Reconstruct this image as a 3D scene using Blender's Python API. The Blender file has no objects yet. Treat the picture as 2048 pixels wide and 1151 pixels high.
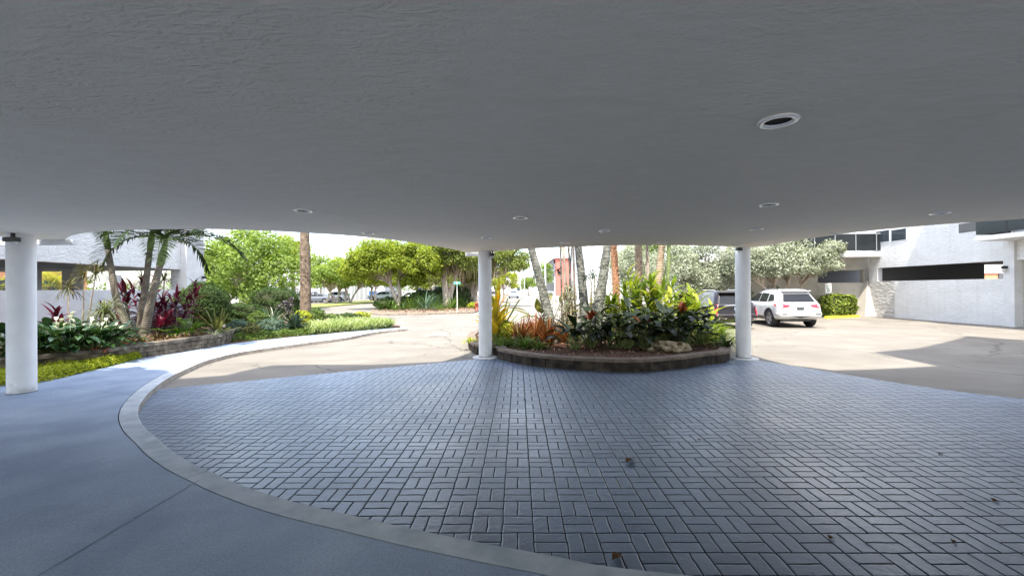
import bpy, bmesh, math, random
import numpy as np
from mathutils import Matrix, Vector
R = math.radians
rng = np.random.default_rng(7)
random.seed(7)
C = bpy.context.scene.collection
SC = bpy.context.scene

# ---------------------------------------------------------------- camera
F_PX, CAM_H, ROLL, PITCH = 850.0, 1.85, 0.0076, 2.0 / 850.0
cam_d = bpy.data.cameras.new('camera')
cam_d.sensor_width = 36.0
cam_d.lens = F_PX / 2048.0 * 36.0
cam_d.clip_start = 0.05
cam_d.clip_end = 3000.0
cam = bpy.data.objects.new('camera', cam_d)
C.objects.link(cam)
_F = Vector((0, math.cos(PITCH), math.sin(PITCH)))
_R0 = Vector((1, 0, 0))
_U0 = _R0.cross(_F)
_Rr = (_R0 - ROLL * _U0).normalized()
_Ur = _Rr.cross(_F)
cam.matrix_world = Matrix(((_Rr.x, _Ur.x, -_F.x, 0), (_Rr.y, _Ur.y, -_F.y, 0), (_Rr.z, _Ur.z, -_F.z, CAM_H), (0, 0, 0, 1)))
SC.camera = cam

# ---------------------------------------------------------------- sky, sun, exposure
SUN_EL, SUN_AZ = R(63.0), R(8.0)          # the sun stands behind the camera, a little to the left; light travels to +Y
DIRH = Vector((math.sin(SUN_AZ), math.cos(SUN_AZ), 0))
w = bpy.data.worlds.new('World')
SC.world = w
w.use_nodes = True
nt = w.node_tree
nt.nodes.clear()
wo = nt.nodes.new('ShaderNodeOutputWorld')
bg = nt.nodes.new('ShaderNodeBackground')
sky = nt.nodes.new('ShaderNodeTexSky')
sky.sky_type = 'NISHITA'
sky.sun_disc = False
sky.sun_elevation = SUN_EL
sky.sun_rotation = math.pi + SUN_AZ
sky.air_density = 1.0
sky.dust_density = 2.2
bg.inputs['Strength'].default_value = 0.15
tc = nt.nodes.new('ShaderNodeTexCoord')
mp = nt.nodes.new('ShaderNodeMapping')
mp.inputs['Scale'].default_value = (2.2, 2.2, 5.5)
nz = nt.nodes.new('ShaderNodeTexNoise')
nz.inputs['Scale'].default_value = 1.6
nz.inputs['Detail'].default_value = 7
nz.inputs['Roughness'].default_value = 0.6
rp = nt.nodes.new('ShaderNodeValToRGB')
rp.color_ramp.elements[0].position = 0.46
rp.color_ramp.elements[1].position = 0.66
mx = nt.nodes.new('ShaderNodeMix')
mx.data_type = 'RGBA'
mx.inputs['B'].default_value = (7, 7.1, 7.2, 1)
nt.links.new(tc.outputs['Generated'], mp.inputs['Vector'])
nt.links.new(mp.outputs['Vector'], nz.inputs['Vector'])
nt.links.new(nz.outputs['Fac'], rp.inputs['Fac'])
nt.links.new(rp.outputs['Color'], mx.inputs['Factor'])
nt.links.new(sky.outputs['Color'], mx.inputs['A'])
nt.links.new(mx.outputs['Result'], bg.inputs['Color'])
nt.links.new(bg.outputs['Background'], wo.inputs['Surface'])

sun_d = bpy.data.lights.new('sun', 'SUN')
sun_d.energy = 2.5
sun_d.angle = R(0.53)
sun_d.color = (1.0, 0.94, 0.84)
sun = bpy.data.objects.new('sun', sun_d)
C.objects.link(sun)
_d = Vector((DIRH.x * math.cos(SUN_EL), DIRH.y * math.cos(SUN_EL), -math.sin(SUN_EL)))
sun.rotation_euler = _d.to_track_quat('-Z', 'Y').to_euler()
sun.location = (0, -10, 30)

SC.view_settings.view_transform = 'Standard'
SC.view_settings.look = 'None'
SC.view_settings.exposure = 2.1
SC.view_settings.gamma = 1.0
SC.render.engine = 'CYCLES'
SC.cycles.max_bounces = 8
SC.cycles.diffuse_bounces = 4
SC.cycles.transmission_bounces = 6
SC.cycles.sample_clamp_indirect = 8.0
SC.cycles.use_denoising = True

# ---------------------------------------------------------------- pixel -> world
def ray(px, py):
    u, v = (px - 1024.0) / F_PX, -(py - 575.5) / F_PX
    return _F + _Rr * u + _Ur * v
def G(px, py, z=0.0):
    d = ray(px, py); t = (z - CAM_H) / d.z
    return Vector((d.x * t, d.y * t, z))
def P(px, py, Y):
    d = ray(px, py); t = Y / d.y
    return Vector((d.x * t, Y, CAM_H + d.z * t))
def PX(px, py, X):
    d = ray(px, py); t = X / d.x
    return Vector((X, d.y * t, CAM_H + d.z * t))

# ---------------------------------------------------------------- mesh accumulator
class MB:
    def __init__(s):
        s.V, s.L, s.S, s.n = [], [], [], 0
    def arr(s, V, F):
        V = np.asarray(V, float).reshape(-1, 3); F = np.asarray(F, np.int64)
        s.V.append(V); s.L.append((F + s.n).ravel()); s.S.append(np.full(len(F), F.shape[1], np.int64)); s.n += len(V)
        return s
    def faces(s, V, FL):
        V = np.asarray(V, float).reshape(-1, 3)
        s.V.append(V)
        for f in FL:
            s.L.append(np.asarray(f, np.int64) + s.n); s.S.append(np.array([len(f)], np.int64))
        s.n += len(V)
        return s
    def box(s, x0, x1, y0, y1, z0, z1):
        V = [(x, y, z) for z in (z0, z1) for y in (y0, y1) for x in (x0, x1)]
        return s.arr(V, [(0, 2, 3, 1), (4, 5, 7, 6), (0, 1, 5, 4), (2, 6, 7, 3), (0, 4, 6, 2), (1, 3, 7, 5)])
    def obox(s, c, ax, ay, az):
        c, ax, ay, az = [np.asarray(q, float) for q in (c, ax, ay, az)]
        V = [c + i * ax + j * ay + k * az for k in (-1, 1) for j in (-1, 1) for i in (-1, 1)]
        return s.arr(V, [(0, 2, 3, 1), (4, 5, 7, 6), (0, 1, 5, 4), (2, 6, 7, 3), (0, 4, 6, 2), (1, 3, 7, 5)])
    def prism(s, poly, z0, z1):
        n = len(poly)
        poly = [(p[0], p[1]) for p in poly]
        if sum(poly[i][0] * poly[(i + 1) % n][1] - poly[(i + 1) % n][0] * poly[i][1] for i in range(n)) < 0:
            poly = poly[::-1]
        V = [(x, y, z0) for x, y in poly] + [(x, y, z1) for x, y in poly]
        FL = [tuple(range(n))[::-1], tuple(range(n, 2 * n))]
        FL += [(i, (i + 1) % n, n + (i + 1) % n, n + i) for i in range(n)]
        return s.faces(V, FL)
    def sheet(s, poly, z):
        n = len(poly)
        poly = [(p[0], p[1]) for p in poly]
        if sum(poly[i][0] * poly[(i + 1) % n][1] - poly[(i + 1) % n][0] * poly[i][1] for i in range(n)) < 0:
            poly = poly[::-1]
        return s.faces([(x, y, z) for x, y in poly], [tuple(range(n))])
    def ribbon(s, A, B):
        A = np.asarray([tuple(a) for a in A], float); B = np.asarray([tuple(b) for b in B], float); n = len(A)
        i = np.arange(n - 1)
        return s.arr(np.vstack([A, B]), np.stack([i, i + 1, n + i + 1, n + i], 1))
    def tube(s, path, rad, n=8, cap=True):
        path = np.asarray([tuple(p) for p in path], float); m = len(path)
        rad = np.broadcast_to(np.asarray(rad, float), (m,)) if np.ndim(rad) else np.full(m, float(rad))
        T = np.gradient(path, axis=0); T /= np.linalg.norm(T, axis=1)[:, None] + 1e-9
        up = np.array([0, 0, 1.0]) if abs(T[0][2]) < 0.9 else np.array([0, 1.0, 0])
        A = np.cross(T, up); A /= np.linalg.norm(A, axis=1)[:, None] + 1e-9
        B = np.cross(T, A)
        th = np.arange(n) * 2 * math.pi / n
        V = path[:, None, :] + rad[:, None, None] * (np.cos(th)[None, :, None] * A[:, None, :] + np.sin(th)[None, :, None] * B[:, None, :])
        i, j = np.meshgrid(np.arange(m - 1), np.arange(n), indexing='ij'); j2 = (j + 1) % n
        Fq = np.stack([i * n + j, i * n + j2, (i + 1) * n + j2, (i + 1) * n + j], -1).reshape(-1, 4)
        k = s.n
        s.arr(V.reshape(-1, 3), Fq)
        if cap:
            s.L.append(np.arange(n)[::-1] + k); s.S.append(np.array([n]))
            s.L.append(np.arange(n) + k + (m - 1) * n); s.S.append(np.array([n]))
        return s
    def cyl(s, p0, p1, r0, r1=None, n=12):
        return s.tube([p0, p1], [r0, r0 if r1 is None else r1], n)
    def lathe(s, prof, c=(0, 0, 0), n=24, axis='z', closed=False):
        prof = np.asarray(prof, float); m = len(prof); th = np.arange(n) * 2 * math.pi / n
        r, h = prof[:, 0], prof[:, 1]
        X = r[:, None] * np.cos(th); Y = r[:, None] * np.sin(th); Z = np.repeat(h[:, None], n, 1)
        V = np.stack([X, Y, Z], -1)
        if axis == 'x': V = V[..., [2, 0, 1]]
        if axis == 'y': V = V[..., [1, 2, 0]]
        V = V + np.asarray(c, float)
        i, j = np.meshgrid(np.arange(m - 1), np.arange(n), indexing='ij'); j2 = (j + 1) % n
        return s.arr(V.reshape(-1, 3), np.stack([i * n + j, i * n + j2, (i + 1) * n + j2, (i + 1) * n + j], -1).reshape(-1, 4))
    def build(s, name, m, parent=None, smooth=False, world=False):
        V = np.vstack(s.V); L = np.concatenate(s.L); S = np.concatenate(s.S)
        if world and parent is not None:
            p = parent
            while p is not None:
                V = V - np.array(p.location); p = p.parent
        me = bpy.data.meshes.new(name)
        me.vertices.add(len(V)); me.vertices.foreach_set('co', V.ravel())
        me.loops.add(len(L)); me.loops.foreach_set('vertex_index', L.astype(np.int32))
        me.polygons.add(len(S))
        st = np.concatenate([[0], np.cumsum(S)[:-1]])
        me.polygons.foreach_set('loop_start', st.astype(np.int32))
        me.polygons.foreach_set('use_smooth', np.full(len(S), bool(smooth)))
        me.update(calc_edges=True)
        me.validate()
        if m is not None: me.materials.append(m)
        o = bpy.data.objects.new(name, me)
        C.objects.link(o)
        if parent is not None: o.parent = parent
        return o

def thing(name, label, cat, loc=(0, 0, 0), group=None, rotz=0.0):
    o = bpy.data.objects.new(name, None); C.objects.link(o)
    o.empty_display_size = 0.1
    o.location = tuple(loc); o.rotation_euler = (0, 0, rotz)
    o['label'] = label; o['category'] = cat
    if group: o['group'] = group
    return o
def tag(o, label, cat, group=None):
    o['label'] = label; o['category'] = cat
    if group: o['group'] = group
    return o
def setting(o, label=None):
    o['kind'] = 'structure'
    if label: o['label'] = label
    return o
def stuff(o, label=None):
    o['kind'] = 'stuff'
    if label: o['label'] = label
    return o
def dup(root, loc, rotz=0.0, scale=1.0, label=None, group=None):
    r = root.copy(); C.objects.link(r); r.location = tuple(loc); r.rotation_euler = (0, 0, rotz); r.scale = (scale,) * 3
    if label: r['label'] = label
    if group: r['group'] = group
    for ch in list(root.children):
        c = ch.copy(); C.objects.link(c); c.parent = r
        for g in list(ch.children):
            d = g.copy(); C.objects.link(d); d.parent = c
    return r

# ---------------------------------------------------------------- materials
def _mat(name):
    m = bpy.data.materials.new(name); m.use_nodes = True
    n = m.node_tree; b = n.nodes['Principled BSDF']
    return m, n, b
def L_(n, a, b): n.links.new(a, b)
def N_(n, t, **k):
    x = n.nodes.new(t)
    for a, v in k.items(): setattr(x, a, v)
    return x
def c4(c): return (c[0], c[1], c[2], 1.0)
def plain(name, col, rough=0.5, metal=0.0, spec=0.5, coat=0.0, emit=None):
    m, n, b = _mat(name)
    b.inputs['Base Color'].default_value = c4(col); b.inputs['Roughness'].default_value = rough
    b.inputs['Metallic'].default_value = metal; b.inputs['Specular IOR Level'].default_value = spec
    b.inputs['Coat Weight'].default_value = coat
    if coat: b.inputs['Coat Roughness'].default_value = 0.05
    if emit:
        b.inputs['Emission Color'].default_value = c4(emit[0]); b.inputs['Emission Strength'].default_value = emit[1]
    return m
def mottled(name, cols, scale=3.0, rough=0.7, bump=0.0, bscale=60.0, stretch=(1, 1, 1), spec=0.4, lo=0.35, hi=0.65, bdist=0.01, detail=6, fine=0.0, fscale=150.0):
    """cols: two or three colours mixed by noise; optional fine speckle and bump."""
    m, n, b = _mat(name)
    tcn = N_(n, 'ShaderNodeTexCoord'); mpn = N_(n, 'ShaderNodeMapping')
    mpn.inputs['Scale'].default_value = stretch
    L_(n, tcn.outputs['Object'], mpn.inputs['Vector'])
    t = N_(n, 'ShaderNodeTexNoise'); t.inputs['Scale'].default_value = scale; t.inputs['Detail'].default_value = detail
    L_(n, mpn.outputs['Vector'], t.inputs['Vector'])
    r = N_(n, 'ShaderNodeValToRGB'); e = r.color_ramp.elements
    e[0].position, e[1].position = lo, hi
    e[0].color, e[1].color = c4(cols[0]), c4(cols[-1])
    if len(cols) == 3:
        q = e.new((lo + hi) / 2); q.color = c4(cols[1])
    L_(n, t.outputs['Fac'], r.inputs['Fac'])
    out = r.outputs['Color']
    if fine:
        t2 = N_(n, 'ShaderNodeTexNoise'); t2.inputs['Scale'].default_value = fscale; t2.inputs['Detail'].default_value = 3
        L_(n, mpn.outputs['Vector'], t2.inputs['Vector'])
        mr = N_(n, 'ShaderNodeMapRange'); mr.inputs['From Min'].default_value = 0.3; mr.inputs['From Max'].default_value = 0.7
        mr.inputs['To Min'].default_value = 1 - fine; mr.inputs['To Max'].default_value = 1 + fine
        L_(n, t2.outputs['Fac'], mr.inputs['Value'])
        vm = N_(n, 'ShaderNodeVectorMath', operation='SCALE')
        L_(n, out, vm.inputs[0]); L_(n, mr.outputs['Result'], vm.inputs['Scale'])
        out = vm.outputs['Vector']
    L_(n, out, b.inputs['Base Color'])
    b.inputs['Roughness'].default_value = rough; b.inputs['Specular IOR Level'].default_value = spec
    if bump:
        t3 = N_(n, 'ShaderNodeTexNoise'); t3.inputs['Scale'].default_value = bscale; t3.inputs['Detail'].default_value = 5
        L_(n, mpn.outputs['Vector'], t3.inputs['Vector'])
        bp = N_(n, 'ShaderNodeBump'); bp.inputs['Strength'].default_value = bump; bp.inputs['Distance'].default_value = bdist
        L_(n, t3.outputs['Fac'], bp.inputs['Height']); L_(n, bp.outputs['Normal'], b.inputs['Normal'])
    return m
def leafmat(name, cols, rough=0.55, trans=0.35, spec=0.22, tint=(1.25, 1.3, 0.6)):
    """leaf colours vary from leaf to leaf (random per mesh island); thin leaves let some light through."""
    m, n, b = _mat(name)
    g = N_(n, 'ShaderNodeNewGeometry'); r = N_(n, 'ShaderNodeValToRGB'); e = r.color_ramp.elements
    k = len(cols)
    e[0].position, e[1].position = 0.0, 1.0
    e[0].color, e[1].color = c4(cols[0]), c4(cols[-1])
    for i in range(1, k - 1):
        q = e.new(i / (k - 1)); q.color = c4(cols[i])
    L_(n, g.outputs['Random Per Island'], r.inputs['Fac'])
    L_(n, r.outputs['Color'], b.inputs['Base Color'])
    b.inputs['Roughness'].default_value = rough; b.inputs['Specular IOR Level'].default_value = spec
    if trans:
        tr = N_(n, 'ShaderNodeBsdfTranslucent'); vm = N_(n, 'ShaderNodeVectorMath', operation='MULTIPLY')
        vm.inputs[1].default_value = tint
        L_(n, r.outputs['Color'], vm.inputs[0]); L_(n, vm.outputs['Vector'], tr.inputs['Color'])
        ms = N_(n, 'ShaderNodeMixShader'); ms.inputs['Fac'].default_value = trans
        L_(n, b.outputs['BSDF'], ms.inputs[1]); L_(n, tr.outputs['BSDF'], ms.inputs[2])
        L_(n, ms.outputs['Shader'], n.nodes['Material Output'].inputs['Surface'])
    return m
# ================================================================= SETTING
def spline(pts, k=6):
    """Catmull-Rom through points (any dimension)."""
    p = np.asarray([tuple(q) for q in pts], float)
    p = np.vstack([2 * p[0] - p[1], p, 2 * p[-1] - p[-2]])
    out = []
    for i in range(1, len(p) - 2):
        for t in np.arange(k) / k:
            a, b, c, d = p[i - 1:i + 3]
            out.append(0.5 * ((2 * b) + (c - a) * t + (2 * a - 5 * b + 4 * c - d) * t * t + (3 * b - a - 3 * c + d) * t ** 3))
    out.append(p[-2])
    return np.array(out)
def offset(path, d):
    p = np.asarray(path, float)[:, :2]; t = np.gradient(p, axis=0); t /= np.linalg.norm(t, axis=1)[:, None]
    q = p + d * np.stack([-t[:, 1], t[:, 0]], 1)
    return q

# --- materials of the setting
def asphalt_mat(name, a, b_, spec=0.3):
    m = mottled(name, [a, tuple((np.array(a) + np.array(b_)) / 2), b_], scale=0.55, rough=0.85, bump=0.35, bscale=160, fine=0.45, fscale=75, lo=0.3, hi=0.7, spec=spec, bdist=0.006)
    n = m.node_tree; b = n.nodes['Principled BSDF']
    src = b.inputs['Base Color'].links[0].from_socket
    t = N_(n, 'ShaderNodeTexNoise'); t.inputs['Scale'].default_value = 0.9; t.inputs['Detail'].default_value = 8; t.inputs['Distortion'].default_value = 1.2
    mp_ = N_(n, 'ShaderNodeMapping'); mp_.inputs['Scale'].default_value = (0.5, 0.85, 1)
    tcx = N_(n, 'ShaderNodeTexCoord'); L_(n, tcx.outputs['Object'], mp_.inputs['Vector']); L_(n, mp_.outputs['Vector'], t.inputs['Vector'])
    mr = N_(n, 'ShaderNodeMapRange'); mr.inputs['From Min'].default_value = 0.42; mr.inputs['From Max'].default_value = 0.62
    mr.inputs['To Min'].default_value = 0.91; mr.inputs['To Max'].default_value = 1.03
    L_(n, t.outputs['Fac'], mr.inputs['Value'])
    vm = N_(n, 'ShaderNodeVectorMath', operation='SCALE'); L_(n, src, vm.inputs[0]); L_(n, mr.outputs['Result'], vm.inputs['Scale'])
    vo = N_(n, 'ShaderNodeTexVoronoi', feature='DISTANCE_TO_EDGE'); vo.inputs['Scale'].default_value = 0.22
    dn = N_(n, 'ShaderNodeTexNoise'); dn.inputs['Scale'].default_value = 0.7; dn.inputs['Detail'].default_value = 5; L_(n, tcx.outputs['Object'], dn.inputs['Vector'])
    dv = N_(n, 'ShaderNodeVectorMath', operation='MULTIPLY_ADD'); dv.inputs[1].default_value = (2.2, 2.2, 0); L_(n, dn.outputs['Color'], dv.inputs[0]); L_(n, tcx.outputs['Object'], dv.inputs[2]); L_(n, dv.outputs['Vector'], vo.inputs['Vector'])
    cr = N_(n, 'ShaderNodeMapRange'); cr.inputs['From Min'].default_value = 0.002; cr.inputs['From Max'].default_value = 0.009; cr.inputs['To Min'].default_value = 0.62; cr.inputs['To Max'].default_value = 1.0
    L_(n, vo.outputs['Distance'], cr.inputs['Value'])
    v2 = N_(n, 'ShaderNodeVectorMath', operation='SCALE'); L_(n, vm.outputs['Vector'], v2.inputs[0]); L_(n, cr.outputs['Result'], v2.inputs['Scale'])
    L_(n, v2.outputs['Vector'], b.inputs['Base Color'])
    return m
M_ASPH = asphalt_mat('worn asphalt', (0.166, 0.150, 0.127), (0.226, 0.206, 0.176))
M_ROAD = asphalt_mat('pale road asphalt', (0.19, 0.172, 0.148), (0.245, 0.222, 0.192))
M_WALK = mottled('painted walkway concrete', [(0.20, 0.25, 0.345), (0.245, 0.30, 0.395), (0.30, 0.355, 0.45)], scale=1.3, rough=0.55, bump=0.9, bscale=95, fine=0.2, fscale=85, spec=0.5, bdist=0.006)
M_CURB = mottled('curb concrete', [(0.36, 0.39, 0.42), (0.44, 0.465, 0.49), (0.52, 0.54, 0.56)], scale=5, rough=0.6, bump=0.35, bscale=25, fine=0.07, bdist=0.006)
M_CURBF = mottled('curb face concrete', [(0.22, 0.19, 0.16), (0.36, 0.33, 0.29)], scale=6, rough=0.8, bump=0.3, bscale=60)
M_STUCCO = mottled('white stucco', [(0.60, 0.60, 0.60), (0.68, 0.68, 0.68)], scale=2.5, rough=0.85, bump=0.25, bscale=90, spec=0.2, bdist=0.004)
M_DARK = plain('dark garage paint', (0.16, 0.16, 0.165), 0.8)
M_BLACK = plain('black metal', (0.012, 0.012, 0.013), 0.4)
M_GLASS = plain('dark window glass', (0.05, 0.06, 0.07), 0.06, spec=0.8)
M_SOIL = mottled('dark soil', [(0.03, 0.02, 0.014), (0.07, 0.045, 0.03)], scale=9, rough=0.95, bump=0.8, bscale=40, bdist=0.02)
M_MULCH = mottled('red brown mulch', [(0.045, 0.022, 0.014), (0.10, 0.05, 0.03), (0.17, 0.09, 0.055)], scale=28, rough=0.95, bump=1.0, bscale=45, bdist=0.03, fine=0.3)

def rough_stucco(name, cols, scale=7.0, strength=0.9, stretch=(1, 1, 1), dist=0.04, rot=0.0):
    m, n, b = _mat(name)
    tcx = N_(n, 'ShaderNodeTexCoord'); mp_ = N_(n, 'ShaderNodeMapping'); mp_.inputs['Scale'].default_value = stretch
    mp_.inputs['Rotation'].default_value = (rot, 0, 0)
    L_(n, tcx.outputs['Object'], mp_.inputs['Vector'])
    t = N_(n, 'ShaderNodeTexNoise'); t.inputs['Scale'].default_value = scale; t.inputs['Detail'].default_value = 4; t.inputs['Distortion'].default_value = 0.8
    L_(n, mp_.outputs['Vector'], t.inputs['Vector'])
    r = N_(n, 'ShaderNodeValToRGB'); r.color_ramp.elements[0].position = 0.3; r.color_ramp.elements[1].position = 0.7
    r.color_ramp.elements[0].color = c4(cols[0]); r.color_ramp.elements[1].color = c4(cols[1])
    t2 = N_(n, 'ShaderNodeTexNoise'); t2.inputs['Scale'].default_value = 0.8; L_(n, mp_.outputs['Vector'], t2.inputs['Vector'])
    L_(n, t2.outputs['Fac'], r.inputs['Fac']); L_(n, r.outputs['Color'], b.inputs['Base Color'])
    # faint rain streaks down the render
    ms = N_(n, 'ShaderNodeMapping'); ms.inputs['Scale'].default_value = (1.0, 2.4, 0.16); L_(n, tcx.outputs['Object'], ms.inputs['Vector'])
    t3 = N_(n, 'ShaderNodeTexNoise'); t3.inputs['Scale'].default_value = 2.2; t3.inputs['Detail'].default_value = 7; L_(n, ms.outputs['Vector'], t3.inputs['Vector'])
    mr = N_(n, 'ShaderNodeMapRange'); mr.inputs['From Min'].default_value = 0.5; mr.inputs['From Max'].default_value = 0.75; mr.inputs['To Min'].default_value = 1.0; mr.inputs['To Max'].default_value = 0.92
    L_(n, t3.outputs['Fac'], mr.inputs['Value'])
    vm = N_(n, 'ShaderNodeVectorMath', operation='SCALE'); L_(n, r.outputs['Color'], vm.inputs[0]); L_(n, mr.outputs['Result'], vm.inputs['Scale']); L_(n, vm.outputs['Vector'], b.inputs['Base Color'])
    bp = N_(n, 'ShaderNodeBump'); bp.inputs['Strength'].default_value = strength; bp.inputs['Distance'].default_value = dist
    L_(n, t.outputs['Fac'], bp.inputs['Height']); L_(n, bp.outputs['Normal'], b.inputs['Normal'])
    b.inputs['Roughness'].default_value = 0.85; b.inputs['Specular IOR Level'].default_value = 0.2
    return m
M_TEXW = rough_stucco('textured white render', [(0.66, 0.66, 0.65), (0.74, 0.74, 0.73)], 6.0, 1.0, (1, 1, 2.2), 0.05, 0.5)
M_RELIEF = rough_stucco('wavy relief render', [(0.50, 0.49, 0.47), (0.58, 0.57, 0.55)], 2.4, 1.0, (1, 1, 2.6), 0.16, 0.6)

def soffit_mat():
    m, n, b = _mat('troweled soffit paint')
    tcx = N_(n, 'ShaderNodeTexCoord')
    def noise(sc, st, det, dis, rz=0.0):
        mp_ = N_(n, 'ShaderNodeMapping'); mp_.inputs['Scale'].default_value = st; mp_.inputs['Rotation'].default_value = (0, 0, rz)
        L_(n, tcx.outputs['Object'], mp_.inputs['Vector'])
        t = N_(n, 'ShaderNodeTexNoise'); t.inputs['Scale'].default_value = sc; t.inputs['Detail'].default_value = det; t.inputs['Distortion'].default_value = dis
        L_(n, mp_.outputs['Vector'], t.inputs['Vector']); return t
    big = noise(0.8, (1, 1, 1), 3, 0.3)
    sweep = noise(2.2, (0.9, 2.6, 1), 6, 2.2, 0.25)
    fine = noise(55, (1, 1, 1), 4, 0.0)
    grit = noise(9, (1, 2.0, 1), 5, 1.2, -0.4)
    r = N_(n, 'ShaderNodeValToRGB'); r.color_ramp.elements[0].position = 0.3; r.color_ramp.elements[1].position = 0.7
    r.color_ramp.elements[0].color = (0.90, 0.82, 0.68, 1); r.color_ramp.elements[1].color = (0.95, 0.875, 0.74, 1)
    L_(n, sweep.outputs['Fac'], r.inputs['Fac']); L_(n, r.outputs['Color'], b.inputs['Base Color'])
    def madd(a, ka, bb):
        q = N_(n, 'ShaderNodeMath', operation='MULTIPLY_ADD'); L_(n, a, q.inputs[0]); q.inputs[1].default_value = ka
        if bb is None: q.inputs[2].default_value = 0
        else: L_(n, bb, q.inputs[2])
        return q.outputs[0]
    mk = noise(0.75, (1, 1, 1), 2, 0.6, 0.7); mkr = N_(n, 'ShaderNodeMapRange', interpolation_type='SMOOTHSTEP'); mkr.inputs['From Min'].default_value = 0.48; mkr.inputs['From Max'].default_value = 0.68
    L_(n, mk.outputs['Fac'], mkr.inputs['Value'])
    rid = noise(7.5, (1, 2.4, 1), 6, 1.6, 0.35); rm = N_(n, 'ShaderNodeMath', operation='MULTIPLY'); L_(n, rid.outputs['Fac'], rm.inputs[0]); L_(n, mkr.outputs['Result'], rm.inputs[1])
    h = madd(big.outputs['Fac'], 0.9, None); h = madd(sweep.outputs['Fac'], 0.06, h); h = madd(rm.outputs[0], 0.42, h); h = madd(grit.outputs['Fac'], 0.08, h); h = madd(fine.outputs['Fac'], 0.06, h)
    bp = N_(n, 'ShaderNodeBump'); bp.inputs['Strength'].default_value = 1.0; bp.inputs['Distance'].default_value = 0.06
    L_(n, h, bp.inputs['Height']); L_(n, bp.outputs['Normal'], b.inputs['Normal'])
    b.inputs['Roughness'].default_value = 0.7; b.inputs['Specular IOR Level'].default_value = 0.3
    return m
M_SOFFIT = soffit_mat()

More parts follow.
